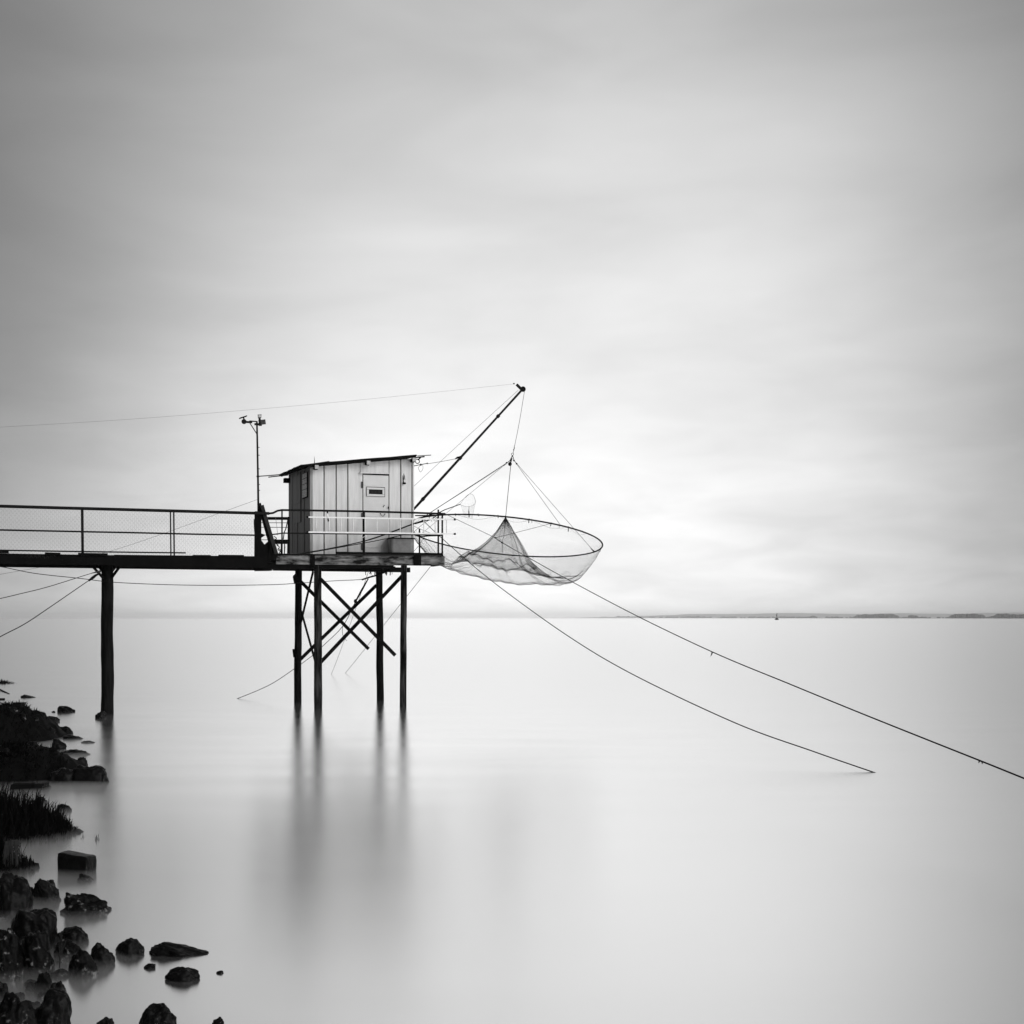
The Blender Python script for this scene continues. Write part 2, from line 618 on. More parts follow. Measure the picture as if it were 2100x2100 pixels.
def pile(parent, px_t, py_t, px_b, py_b, v, wpx, seed, mat='pile'):
    b = Wt(px_b, py_b)
    vb = b.dot(E2) - C0 if v is None else v
    bb = H(px_b, HY, vb)
    bb.z = 0
    t = H(px_t, py_t, vb)
    r = wpx / 2 * bb.y / F
    pts, rs = pile_pts(t, bb, r, seed)
    return MB().tube(pts, rs, 14).build('pile', mat, parent, smooth=True)


pile(pier, 220, 1150, 220, 1466, 0.05, 24.5, 1)
# knee braces either side of the pile head
for (x0, y0, x1, y1, v) in ((186, 1157, 212, 1186, -0.27), (198, 1157, 214, 1175, 0.3), (247, 1160, 228, 1186, -0.27), (240, 1158, 226, 1176, 0.3)):
    part('knee_brace', 'tarred', pier, lambda m: m.beam(H(x0, y0, v), H(x1, y1, 0.05 + (v > 0) * 0.1 - 0.1), 0.05, 0.042))
# railing
rail_pts = [H(px, py, PV) for px, py in ((-190, 1032), (0, 1038), (120, 1041.5), (260, 1045.2), (400, 1049), (520, 1052.3), (552, 1053))]
MB().tube(rail_pts, 0.038, 8).build('top_rail', 'iron', pier, smooth=True)
MB().tube([H(px, py, PV) for px, py in ((-190, 1083), (0, 1086.8), (200, 1091), (265, 1092.2), (400, 1095.5), (524, 1097.6))], 0.02, 8).build('mid_rail', 'iron', pier, smooth=True)
MB().tube([H(px, py, PV - 0.02) for px, py in ((-190, 1124), (0, 1128.4), (170, 1131.2), (300, 1133), (381, 1133.8))], 0.017, 8).build('toe_rail', 'iron', pier, smooth=True)
for px, y0, y1, r in ((-60, 1035, 1135, 0.028), (168.5, 1043, 1140, 0.03), (349.5, 1048, 1141, 0.016), (356.3, 1048, 1141, 0.018)):
    MB().tube([H(px, y0, PV), H(px + 1, y1, PV)], r, 8).build('railing_post', 'iron', pier, smooth=True)


def edges_to_mesh(name, P0, P1, r, mat, parent, kind=None):
    """thin three-sided strands along many edges, as one mesh"""
    P0, P1 = np.asarray(P0, float), np.asarray(P1, float)
    d = P1 - P0
    ln = np.linalg.norm(d, axis=1)
    ok = ln > 1e-5
    P0, P1, d, ln = P0[ok], P1[ok], d[ok], ln[ok]
    d = d / ln[:, None]
    ref = np.tile(np.array([[0.21, 0.13, 1.0]]), (len(d), 1))
    s = np.cross(d, ref)
    s /= np.linalg.norm(s, axis=1)[:, None] + 1e-9
    t = np.cross(d, s)
    vs_ = []
    for k in range(3):
        a = 2 * math.pi * k / 3
        o = (s * math.cos(a) + t * math.sin(a)) * r
        vs_.append(P0 + o)
        vs_.append(P1 + o)
    off = np.array(root_of(parent).location)
    V = np.stack(vs_, axis=1).reshape(-1, 3) - off
    n = len(d)
    base = (np.arange(n) * 6)[:, None]
    quads = np.concatenate([base + np.array([[0, 2, 3, 1]]), base + np.array([[2, 4, 5, 3]]), base + np.array([[4, 0, 1, 5]])], axis=1).reshape(-1)
    me = bpy.data.meshes.new(name)
    me.vertices.add(len(V))
    me.vertices.foreach_set('co', V.reshape(-1))
    nq = n * 3
    me.loops.add(nq * 4)
    me.loops.foreach_set('vertex_index', quads.astype(np.int32))
    me.polygons.add(nq)
    me.polygons.foreach_set('loop_start', np.arange(0, nq * 4, 4, dtype=np.int32))
    me.materials.append(M[mat])
    me.update(calc_edges=True)
    o = bpy.data.objects.new(name, me)
    col.objects.link(o)
    o.parent = parent
    if kind:
        o['kind'] = kind
    return o


# chicken wire: hexagons on the railing plane
e0, e1 = [], []
cw, chh = 0.085, 0.05
uu0, uu1 = pier_uL, uof(522, PV)
nx_ = int((uu1 - uu0) / cw)
for j in range(22):
    for i in range(nx_):
        uo = uu0 + (i + 0.5 * (j % 2)) * cw
        f = (uo - uu0) / (uu1 - uu0)
        zt = zon(-190, 1034, PV) * (1 - f) + zon(522, 1054, PV) * f
        zo = zt - 0.04 - j * chh
        sagv = PV + 0.012 + 0.015 * math.sin(uo * 2.3 + j * 0.3)
        a = UV(uo, sagv, zo)
        b = UV(uo + cw * 0.3, sagv, zo)
        c = UV(uo + cw * 0.5, sagv, zo - chh)
        dd = UV(uo + cw * 0.8 - cw, sagv, zo - chh)
        e0 += [a, b, a]
        e1 += [b, c, dd]
edges_to_mesh('wire_mesh', e0, e1, 0.0013, 'mesh_wire', pier, kind='stuff')

# ------------------------------------------------------------------ the platform on four piles
ZD = 3.83             # top of the platform's edge beam
VR = 3.45
pb = H(720, HY, 1.2)
plat = thing('hut_platform', 'timber platform on four dark crossed-braced piles standing in the water', 'platform', (pb.x, pb.y, 0))
uA, uB = uof(566, 0), uof(912, 0)
segs = [(566, 639), (639, 745), (745, 853), (853, 912)]
for i, (a, b) in enumerate(segs):
    part('edge_beam', 'beam', plat, lambda m: m.hexa([
        UV(uof(a, 0) + 0.004, 0, zon(a, 1157 + (a - 566) * 0.009, 0)), UV(uof(b, 0), 0, zon(b, 1157 + (b - 566) * 0.009, 0)), UV(uof(b, 0), 0.09, zon(b, 1157 + (b - 566) * 0.009, 0)), UV(uof(a, 0) + 0.004, 0.09, zon(a, 1157 + (a - 566) * 0.009, 0)),
        UV(uof(a, 0) + 0.004, 0, zon(a, 1138.6 + (a - 566) * 0.006, 0)), UV(uof(b, 0), 0, zon(b, 1138.6 + (b - 566) * 0.006, 0)), UV(uof(b, 0), 0.09, zon(b, 1138.6 + (b - 566) * 0.006, 0)), UV(uof(a, 0) + 0.004, 0.09, zon(a, 1138.6 + (a - 566) * 0.006, 0))]))
for a, b in ((637, 645.5), (848.5, 863.5)):
    part('cleat', 'tarred', plat, lambda m: m.beam(H((a + b) / 2, 1137, -0.025), H((a + b) / 2, 1160, -0.025), (b - a) * 0.0124, 0.05, E1))
# dark bearers below
part('bearer', 'tarred', plat, lambda m: m.hexa([
    UV(uof(541, 0.1), 0.03, zon(541, 1168, 0.1)), UV(uof(806, 0.1), 0.03, zon(806, 1164.5, 0.1)), UV(uof(806, 0.1), 0.2, zon(806, 1164.5, 0.1)), UV(uof(541, 0.1), 0.2, zon(541, 1168, 0.1)),
    UV(uof(541, 0.1), 0.03, zon(541, 1154, 0.1)), UV(uof(806, 0.1), 0.03, zon(806, 1155, 0.1)), UV(uof(806, 0.1), 0.2, zon(806, 1155, 0.1)), UV(uof(541, 0.1), 0.2, zon(541, 1154, 0.1))]))
part('bearer', 'tarred', plat, lambda m: m.beam(UV(uof(560, 2.4), 2.4, ZD - 0.27), UV(uof(840, 2.4), 2.4, ZD - 0.27), 0.15, 0.13))
part('bearer_end', 'tarred', plat, lambda m: m.beam(H(518, 1165.5, -0.1), H(557, 1166.5, -0.1), 0.2, 0.09))
part('bearer_end', 'tarred', plat, lambda m: m.beam(H(523, 1169.3, -0.15), H(554, 1169, -0.15), 0.22, 0.04))
for px in (560, 604, 648, 692, 736, 782, 828):
    part('joist', 'tarred', plat, lambda m: m.beam(UV(uof(px, 0.1), 0.11, ZD - 0.12), UV(uof(px, 0.1), VR, ZD - 0.12), 0.08, 0.17))
part('rear_beam', 'tarred', plat, lambda m: m.beam(UV(uof(560, 0), VR, ZD - 0.13), UV(uof(828, 0) + 0.1, VR, ZD - 0.13), 0.09, 0.22))
u = uA + 0.02
while u < uB - 0.12:
    w = 0.17 * rng.uniform(0.92, 1.06)
    vend = VR if u < uof(846, 0.3) else 1.0
    part('plank', 'deck_wood', plat, lambda m: m.beam(UV(u + w / 2, 0.1, ZD - 0.015), UV(u + w / 2, vend, ZD - 0.015), w - 0.012, 0.03))
    u += w
part('end_beam', 'tarred', plat, lambda m: m.beam(UV(uB - 0.05, 0.09, ZD - 0.13), UV(uB - 0.05, 1.0, ZD - 0.13), 0.08, 0.2))
part('edge_plank', 'tarred', plat, lambda m: m.beam(H(565, 1137.2, -0.005), H(690, 1137.6, -0.005), 0.05, 0.03))
part('edge_plank', 'wood_mid', plat, lambda m: m.beam(H(690, 1137.2, -0.01), H(909, 1139.6, -0.01), 0.05, 0.024))
# piles: front pair, rear pair
VF, VB = 0.12, 2.4
pile(plat, 612.5, 1160, 610.5, 1441, VB, 14.5, 11)
pile(plat, 651.5, 1158, 652.5, 1453, VF, 16.2, 22, 'pile_worn')
pile(plat, 777.5, 1160, 780, 1438, VB, 14.2, 33)
pile(plat, 828.5, 1156, 826.5, 1449.5, VF, 13.2, 44, 'pile_worn')
# cross braces
for x0, y0, x1, y1, v in ((657, 1187, 810.5, 1344, VF - 0.12), (826, 1179.5, 656, 1360, VF + 0.12),
                          (603, 1179, 756, 1331, VB - 0.12), (772, 1200, 608, 1360, VB + 0.12)):
    part('brace', 'tarred', plat, lambda m: m.beam(H(x0, y0, v), H(x1, y1, v), 0.035, 0.088, E2))
part('brace', 'tarred', plat, lambda m: m.beam(H(642, 1172, 0.2), H(617, 1277, 2.3), 0.035, 0.075, E1))
part('brace', 'tarred', plat, lambda m: m.beam(H(618, 1254, 2.25), H(648, 1362, 0.2), 0.035, 0.07, E1))
part('brace_stub', 'tarred', plat, lambda m: m.beam(H(603.5, 1182, VB - 0.13), H(606.5, 1197, VB - 0.13), 0.05, 0.08))
part('brace_stub', 'tarred', plat, lambda m: m.beam(H(602, 1331, VB), H(604, 1348, VB), 0.05, 0.06))
# clutter of bolts and rope ends hanging under the middle of the platform
m = MB()
m.beam(H(743, 1168, 1.2), H(806, 1164, 1.2), 0.5, 0.05)
for i in range(26):
    px = 748 + rng.random() * 58
    a = H(px, 1167, 1.0 + rng.random())
    m.tube([a, a + Vector((rng.uniform(-0.06, 0.06), 0, -rng.uniform(0.03, 0.17)))], rng.uniform(0.006, 0.016), 5)
m.tube(smooth_path([H(742, 1189, 1.5), H(757, 1184, 1.5), H(772, 1180, 1.4), H(790, 1173, 1.3), H(806, 1165, 1.2)]), 0.022, 6)
m.build('lashing', 'rope', plat)
# railing round the platform
top = [(552, 1053), (560, 1052), (569, 1047.5), (578, 1046), (600, 1046.3), (660, 1047.2), (746, 1048.8), (850, 1051.5), (913, 1053.8)]
MB().tube([H(px, py, -0.02 if px > 565 else -0.36 + 0.34 * max(0, (px - 552) / 13)) for px, py in top], 0.026, 8).build('top_rail', 'iron', plat, smooth=True)
MB().tube([H(px, py, v) for px, py, v in ((545, 1097.5, -0.02), (569, 1095, -0.02), (580, 1093.3, -0.02), (700, 1094.6, -0.02), (908, 1097.6, -0.02))], 0.017, 8).build('mid_rail', 'iron', plat, smooth=True)
part('toe_rail', 'tarred', plat, lambda m: m.beam(H(690, 1134, -0.02), H(906, 1136.6, -0.02), 0.03, 0.062))
for px, y0, y1, r in ((578.3, 1046, 1138, 0.019), (746.6, 1049, 1138, 0.026), (907, 1054, 1139, 0.024)):
    MB().tube([H(px, y0, -0.02), H(px, y1, -0.02)], r, 8).build('railing_post', 'iron', plat, smooth=True)
for px, y0, y1, r, v in ((898.8, 1045, 1137, 0.024, 0.55), (860.3, 1084, 1137, 0.022, 0.95)):
    MB().tube([H(px, y0, v), H(px, y1, v)], r, 8).build('railing_post', 'iron', plat, smooth=True)
MB().tube([H(852, 1098.5, 0.9), H(866, 1100.3, 0.95), H(880, 1099, 0.75), H(905, 1098, 0.0)], 0.016, 6).build('end_rail', 'iron', plat, smooth=True)

# ------------------------------------------------------------------ the hut
VW = 0.55
uL, uRr = uof(640, VW), uof(849, VW)
vBk = 3.3
uLb = uof(593, vBk)
uRb = uRr
hb = UV((uL + uRr) / 2, 2, ZD)
hut = thing('fishing_hut', 'small white boarded fishing hut with dark sloping roof on the platform', 'hut', hb)
zfl = zon(617, 951, 0.3)
zfr = zon(855, 932, 0.3)
ufl, ufr = uof(617, 0.3), uof(855, 0.3)


def roof_z(u, v=0.3):
    return zfl + (zfr - zfl) * (u - ufl) / (ufr - ufl) + 0.11 * (v - 0.3) / 3.0


def wall_piece(m, u0, u1, v, th, z0=None, z1=None, drop=0.075):
    a0 = ZD + 0.005 if z0 is None else z0
    t0 = roof_z(u0) - drop if z1 is None else z1
    t1 = roof_z(u1) - drop if z1 is None else z1
    m.hexa([UV(u0, v, a0), UV(u1, v, a0), UV(u1, v + th, a0), UV(u0, v + th, a0), UV(u0, v, t0), UV(u1, v, t1), UV(u1, v + th, t1), UV(u0, v + th, t0)])


part('inner_wall', 'dark_gap', hut, lambda m: wall_piece(m, uL + 0.03, uRr - 0.03, VW + 0.045, 0.03, drop=0.09))
lines = [640, 664.6, 689.4, 713.4, 744.5]
for a, b in zip(lines, lines[1:]):
    u0, u1 = uof(a, VW), uof(b, VW)
    part('board', 'paint', hut, lambda m: wall_piece(m, u0 + 0.014, u1 - 0.014, VW + rng.uniform(0, 0.006), 0.028))
for a in lines[1:-1]:
    u0 = uof(a, VW)
    part('batten', 'paint', hut, lambda m: wall_piece(m, u0 + 0.012, u0 + 0.05, VW - 0.018, 0.017, drop=0.08))
lines = [797.6, 821.9, 845.0]
for a, b in zip(lines, lines[1:]):
    u0, u1 = uof(a, VW), uof(b, VW)
    part('board', 'paint', hut, lambda m: wall_piece(m, u0 + 0.014, u1 - 0.014, VW + rng.uniform(0, 0.006), 0.028))
u0 = uof(821.9, VW)
part('batten', 'paint', hut, lambda m: wall_piece(m, u0 + 0.012, u0 + 0.045, VW - 0.018, 0.017, drop=0.08))
part('corner_post', 'paint', hut, lambda m: wall_piece(m, uof(845, VW) + 0.014, uRr, VW - 0.01, 0.07, drop=0.08))
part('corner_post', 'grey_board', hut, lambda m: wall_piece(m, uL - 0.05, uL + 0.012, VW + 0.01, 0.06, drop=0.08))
# lintel panel above the door
part('lintel_panel', 'paint', hut, lambda m: wall_piece(m, uof(739.6, VW), uof(797, VW), VW - 0.012, 0.03, zon(745, 969, VW), None))
part('drip_board', 'paint', hut, lambda m: m.beam(H(738, 969.5, VW - 0.03), H(797.3, 971, VW - 0.03), 0.06, 0.03))
# door
dz1 = zon(745, 973.5, VW)
door = part('door', 'door_paint', hut, lambda m: wall_piece(m, uof(745.3, VW), uof(796.9, VW), VW + 0.006, 0.03, ZD + 0.02, dz1))


def plate(m, px0, py0, px1, py1, v, th):
    """upright plate facing the shore"""
    a, b = uof(px0, v), uof(px1, v)
    zt, zb = zon((px0 + px1) / 2, py0, v), zon((px0 + px1) / 2, py1, v)
    m.hexa([UV(a, v, zb), UV(b, v, zb), UV(b, v + th, zb), UV(a, v + th, zb), UV(a, v, zt), UV(b, v, zt), UV(b, v + th, zt), UV(a, v + th, zt)])


def frame(m, px0, py0, px1, py1, w, v, th):
    plate(m, px0, py0, px1, py0 + w, v, th)
    plate(m, px0, py1 - w, px1, py1, v, th)
    plate(m, px0, py0 + w, px0 + w, py1 - w, v, th)
    plate(m, px1 - w, py0 + w, px1, py1 - w, v, th)


part('hatch_shadow_gap', 'iron_grey', door, lambda m: plate(m, 751.4, 998.6, 789.6, 1018.3, VW - 0.004, 0.006))
part('hatch_frame', 'door_paint', door, lambda m: frame(m, 752.4, 999.8, 788.6, 1017.6, 4.0, VW - 0.026, 0.02))
part('vent', 'dark_gap', door, lambda m: plate(m, 756, 1003.2, 785, 1013.4, VW - 0.012, 0.006))
for i in range(9):
    part('vent_bar', 'iron_grey', door, lambda m: plate(m, 758 + i * 2.9, 1003.8, 758.8 + i * 2.9, 1013.2, VW - 0.020, 0.007))
for y in (994, 1057.5, 1121.5):
    part('hinge_strap', 'paint', door, lambda m: plate(m, 746.5, y, 775, y + 1.6, VW - 0.006, 0.012))
    part('hinge', 'iron_grey', door, lambda m: plate(m, 741.5, y - 6, 745.2, y + 6.5, VW - 0.02, 0.02))
for x, y in ((787.8, 1036.5), (786.5, 1039), (780, 1053.5), (789.3, 1054)):
    part('bolt', 'iron', door, lambda m: m.blob(H(x, y, VW - 0.005), 0.014, 0.012, 0.014))
MB().tube(smooth_path([H(781, 1054, VW - 0.01), H(783, 1058, VW - 0.03), H(787, 1058, VW - 0.03), H(789, 1054.5, VW - 0.01)]), 0.006, 5).build('pull_loop', 'iron_grey', door)
part('latch', 'iron', hut, lambda m: plate(m, 796, 1039, 798.3, 1043, VW - 0.02, 0.02))
# bulkhead lamp on the wall
lamp = part('wall_lamp', 'rubber', hut, lambda m: (m.blob(H(829, 991, VW - 0.05), 0.05, 0.05, 0.028, 10, 6), m.tube([H(826, 976, VW - 0.01), H(827.5, 990, VW - 0.03)], 0.012, 6)))
part('lamp_bracket', 'iron_grey', lamp, lambda m: [m.tube([H(824.5 + 1.2 * i, 971 + 3 * (i % 3), VW - 0.006), H(826 + 1.2 * i, 984 - 2 * (i % 2), VW - 0.008)], 0.005, 4) for i in range(5)])
# side wall towards the pier: boards of a darker grey than the front
nside = 9
s0, s1 = (uL, VW + 0.04), (uLb, vBk)


def side(f, out=0.0):
    a = Vector((s0[0] + (s1[0] - s0[0]) * f, s0[1] + (s1[1] - s0[1]) * f))
    d = Vector((s1[0] - s0[0], s1[1] - s0[1])).normalized()
    nrm = Vector((-d.y, d.x))          # outward, to the left
    if nrm.x > 0:
        nrm = -nrm
    return a + nrm * out


def side_piece(m, f0, f1, z0, z1, o0, o1):
    a, b = side(f0, o1), side(f1, o1)
    c, d = side(f1, o0), side(f0, o0)
    q = [a, b, c, d]
    zt = [(z1 if z1 is not None else roof_z(p.x, p.y) - 0.06) for p in q]
    m.hexa([UV(p.x, p.y, z0) for p in q] + [UV(p.x, p.y, z) for p, z in zip(q, zt)])


part('inner_wall', 'dark_gap', hut, lambda m: side_piece(m, 0.0, 1.0, ZD + 0.01, None, -0.04, -0.012))
cuts = [0.0, 0.07, 0.17, 0.28, 0.37, 0.47, 0.58, 0.70, 0.80, 0.9, 1.0]
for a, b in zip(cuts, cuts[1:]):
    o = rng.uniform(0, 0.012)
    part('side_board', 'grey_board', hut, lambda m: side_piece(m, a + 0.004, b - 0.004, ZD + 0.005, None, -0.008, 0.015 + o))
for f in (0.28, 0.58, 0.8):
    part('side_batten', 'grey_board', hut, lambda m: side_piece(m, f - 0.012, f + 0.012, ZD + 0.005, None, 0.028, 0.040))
# shutter on that wall
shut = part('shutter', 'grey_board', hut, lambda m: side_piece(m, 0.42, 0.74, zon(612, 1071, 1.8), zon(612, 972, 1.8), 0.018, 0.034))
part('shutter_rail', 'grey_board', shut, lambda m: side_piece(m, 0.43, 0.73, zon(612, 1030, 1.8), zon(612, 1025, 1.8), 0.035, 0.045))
part('shutter_rail', 'wood_mid', shut, lambda m: side_piece(m, 0.405, 0.42, zon(612, 1071, 1.8), zon(612, 968, 1.8), 0.018, 0.04))
# notice board with four sheets
nb = part('notice_board', 'tarred', hut, lambda m: side_piece(m, 0.11, 0.325, zon(628, 1022, 1.2), zon(628, 970, 1.2), 0.03, 0.042))
yy = [971, 982, 993.5, 1004.5, 1021]
for a, b in zip(yy, yy[1:]):
    part('notice_sheet', 'paper', nb, lambda m: side_piece(m, 0.135, 0.32, zon(628, b - 1.2, 1.2), zon(628, a, 1.2), 0.044, 0.05))
part('wall_box', 'tarred', hut, lambda m: side_piece(m, 0.93, 1.0, zon(593, 991, vBk), zon(593, 982, vBk), 0.02, 0.16))
# far walls
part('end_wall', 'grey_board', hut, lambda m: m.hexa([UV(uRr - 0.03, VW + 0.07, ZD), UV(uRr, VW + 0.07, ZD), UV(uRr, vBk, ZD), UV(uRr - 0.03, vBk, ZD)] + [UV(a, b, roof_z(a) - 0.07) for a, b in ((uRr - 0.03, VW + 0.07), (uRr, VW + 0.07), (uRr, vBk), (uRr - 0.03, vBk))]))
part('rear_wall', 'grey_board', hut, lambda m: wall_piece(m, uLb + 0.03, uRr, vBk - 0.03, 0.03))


# roof of corrugated sheets, patched at the low end
def corrugated(m, u0, u1, v0, v1, lift, th, sag=0.0):
    nu, nv_ = 10, 150
    vs_ = []
    for top_ in (0, 1):
        for i in range(nu + 1):
            u_ = u0 + (u1 - u0) * i / nu
            for j in range(nv_ + 1):
                v_ = v0 + (v1 - v0) * j / nv_
                z = roof_z(u_, v_) + lift + 0.016 * math.sin(v_ * 2 * math.pi / 0.11) - th + top_ * th
                z += -sag * ((i / nu) ** 2 if sag < 0 else (1 - i / nu) ** 2) + 0.012 * mnoise.noise(Vector((u_ * 2, v_ * 2, lift * 50)))
                vs_.append(UV(u_ + 0.02 * mnoise.noise(Vector((v_ * 5, i * 0.1, 1))) * (i in (0, nu)), v_, z))
    n1 = (nu + 1) * (nv_ + 1)
    fs_ = []
    ix = lambda i, j, t: t * n1 + i * (nv_ + 1) + j
    for i in range(nu):
        for j in range(nv_):
            fs_.append((ix(i, j, 1), ix(i + 1, j, 1), ix(i + 1, j + 1, 1), ix(i, j + 1, 1)))
            fs_.append((ix(i, j, 0), ix(i, j + 1, 0), ix(i + 1, j + 1, 0), ix(i + 1, j, 0)))
    for i in range(nu):
        fs_.append((ix(i, 0, 0), ix(i + 1, 0, 0), ix(i + 1, 0, 1), ix(i, 0, 1)))
        fs_.append((ix(i, nv_, 1), ix(i + 1, nv_, 1), ix(i + 1, nv_, 0), ix(i, nv_, 0)))
    for j in range(nv_):
        fs_.append((ix(0, j, 1), ix(0, j + 1, 1), ix(0, j + 1, 0), ix(0, j, 0)))
        fs_.append((ix(nu, j, 0), ix(nu, j + 1, 0), ix(nu, j + 1, 1), ix(nu, j, 1)))
    m.add(vs_, fs_)


vr1 = vBk + 0.32
roof = part('roof_sheet', 'roof', hut, lambda m: corrugated(m, uof(668, 0.3), ufr, 0.3, vr1, -0.012, 0.014))
part('roof_sheet', 'roof', hut, lambda m: corrugated(m, ufl, uof(676, 0.3), 0.31, vr1 + 0.02, -0.03, 0.014, sag=-0.03))
part('fascia', 'roof', hut, lambda m: m.hexa([UV(u_, v_, roof_z(u_) + dz_) for dz_ in (-0.075, -0.028) for u_, v_ in ((ufl + 0.03, 0.33), (ufr - 0.01, 0.33), (ufr - 0.01, 0.36), (ufl + 0.03, 0.36))]))
part('eave_board', 'roof', hut, lambda m: m.beam(UV(ufl + 0.06, 0.36, roof_z(ufl) - 0.06), UV(ufl + 0.06, vr1 - 0.02, roof_z(ufl, vr1) - 0.06), 0.03, 0.045))
for px, py in ((649.8, 957.6), (756.2, 948.8), (850, 942.5)):
    c = H(px, py, 0.32)
    part('purlin', 'roof', hut, lambda m: m.beam(c + E2 * 0.02, c + E2 * 2.9, 0.092, 0.095))
    part('purlin_end', 'endgrain', hut, lambda m: m.beam(c, c + E2 * 0.022, 0.094, 0.098))
# stay rod from lamp post to the eave, small mast stub on the roof
part('mast_stub', 'wire', hut, lambda m: m.tube([H(645, 950, 1.2), H(644.8, 944, 1.2), H(644.5, 936, 1.2)], [0.012, 0.009, 0.003], 5))
part('roof_hook', 'iron', hut, lambda m: (m.beam(H(852, 938.5, 0.4), H(870.5, 936.5, 0.4), 0.03, 0.03), m.ring(H(856, 946, 0.4), E2, 0.055, 0.012, 16, 5), m.tube([H(857, 937.5, 0.5), H(862, 939, 0.45), H(857, 943, 0.42)], 0.018, 5)))
part('roof_rod', 'wire', hut, lambda m: m.beam(H(856, 935, 1.0), H(884, 933.3, 1.0), 0.02, 0.022))
br = part('stay_bracket', 'iron', hut, lambda m: (m.tube([H(847, 956, VW + 0.1), H(862, 953, VW + 0.1), H(877, 950.2, VW + 0.1)], 0.011, 5), m.blob(H(876.3, 950.3, VW + 0.1), 0.02, 0.02, 0.02), m.blob(H(863, 953, VW + 0.1), 0.025, 0.02, 0.03)))
part('wire_loop', 'wire', br, lambda m: m.tube(smooth_path([H(863, 953, 0.6), H(858, 959, 0.6), H(859, 963, 0.6), H(862.5, 968, 0.6), H(867, 962, 0.6), H(867, 955, 0.6), H(863, 951, 0.6)]), 0.0055, 4))

# ------------------------------------------------------------------ gate between pier and platform
gb = H(545, 1140, 0.0)
gate = thing('pier_gate', 'dark makeshift gate of posts, boards and bars where the pier meets the platform', 'gate', gb)
part('gate_post', 'tarred', gate, lambda m: m.beam(H(529, 1049, -0.2), H(528.5, 1150, -0.2), 0.15, 0.13, E1))
part('gate_post', 'tarred', gate, lambda m: m.beam(H(592, 1060, 0.5), H(592, 1137, 0.5), 0.045, 0.06, E1))
part('diagonal_board', 'wood_mid', gate, lambda m: m.beam(H(537, 1036, -0.3), H(567, 1136, -0.3), 0.03, 0.085, E2))
part('diagonal_board', 'tarred', gate, lambda m: m.beam(H(531, 1032, -0.25), H(561, 1136, -0.25), 0.03, 0.09, E2))
part('thin_rod', 'iron', gate, lambda m: m.tube([H(524, 1063, -0.3), H(520.8, 1065.5, -0.3), H(521.2, 1080, -0.3), H(522.5, 1097, -0.3)], 0.009, 5))
part('bar', 'tarred', gate, lambda m: m.beam(H(536, 1063, 0.5), H(592, 1063.3, 0.5), 0.06, 0.07))
for y in (1072, 1081.3, 1107):
    part('bar', 'iron', gate, lambda m: m.tube([H(534, y, 0.45), H(592, y + 0.2, 0.5)], 0.008, 6))
part('bar', 'tarred', gate, lambda m: m.beam(H(560, 1111, 0.4), H(593, 1111, 0.5), 0.05, 0.11))
for px in (576.5, 583.5, 589.8):
    part('bar', 'iron', gate, lambda m: m.tube([H(px, 1114, 0.4), H(px + 0.4, 1122, 0.42), H(px - 0.2, 1135, 0.4)], [0.012, 0.018, 0.014], 6))
part('wire_tie', 'wire', gate, lambda m: m.tube([H(565, 1060, 0.3), H(567.5, 1078, 0.3), H(569.5, 1098, 0.3)], 0.006, 4))
part('bent_rod', 'iron', gate, lambda m: m.tube(smooth_path([H(591, 1062, 0.35), H(586.5, 1083, 0.35), H(583, 1092, 0.35), H(581, 1106, 0.35)]), 0.013, 6))
# torn boards filling the foot of the gate
for pts in (((522, 1105), (530, 1100), (545, 1120), (545, 1150), (522, 1150)), ((533, 1107), (542, 1117), (550, 1110), (566, 1134), (566, 1146), (533, 1150)),
            ((554, 1119), (560, 1130), (570, 1136), (566, 1148), (548, 1150)), ((536, 1094), (545, 1097), (536, 1103))):
    vv = rng.uniform(-0.28, -0.2)
    a = [H(x, y, vv) for x, y in pts]
    b = [p + E2 * 0.02 for p in a]
    n = len(a)
    MB().add(a + b, [tuple(range(n)), tuple(reversed(range(n, 2 * n)))] + [(i, i + n, (i + 1) % n + n, (i + 1) % n) for i in range(n)]).build('torn_board', 'tarred', gate)
for x, y in ((562, 1100), (563, 1105), (568, 1118), (571, 1125), (566, 1132)):
    part('rope_tangle', 'rope', gate, lambda m: m.tube(smooth_path([H(x, y, -0.15), H(x + 5, y + 4, -0.2), H(x + 2, y + 9, -0.12), H(x + 8, y + 13, -0.15)], 4), 0.011, 5))

# ------------------------------------------------------------------ lamp post
lv = -0.2
lb = H(529.8, 1130, lv)
lp = thing('lamp_post', 'thin black lamp post with small panel and floodlights beside the gate', 'lamp post', lb)
MB().tube([H(530.5, 1135, lv), H(529.8, 1040, lv), H(529, 980, lv), H(527.6, 900, lv), H(526.8, 864, lv)], [0.026, 0.026, 0.024, 0.022, 0.021], 8).build('pole', 'iron', lp, smooth=True)
part('arm', 'iron', lp, lambda m: (m.beam(H(527, 864.5, lv), H(511.5, 863.4, lv), 0.03, 0.026), m.beam(H(517, 866, lv), H(503, 865.3, lv), 0.05, 0.045)))
part('arm_brace', 'iron', lp, lambda m: m.tube([H(512, 867, lv), H(526.8, 890, lv)], 0.011, 6))
wl = part('round_lamp', 'iron', lp, lambda m: m.tube([H(500.4, 864.6, lv - 0.04), H(500.4, 864.6, lv + 0.06)], 0.061, 18))
part('solar_panel', 'iron', lp, lambda m: (m.beam(H(491, 858, lv), H(506, 853.2, lv), 0.16, 0.016), m.tube([H(500.5, 861, lv), H(499.5, 856, lv)], 0.018, 6)))
part('clamp', 'iron', lp, lambda m: (m.beam(H(522, 869.8, lv), H(537, 870.5, lv), 0.06, 0.045), m.beam(H(531, 872, lv), H(536.5, 872, lv), 0.05, 0.03)))
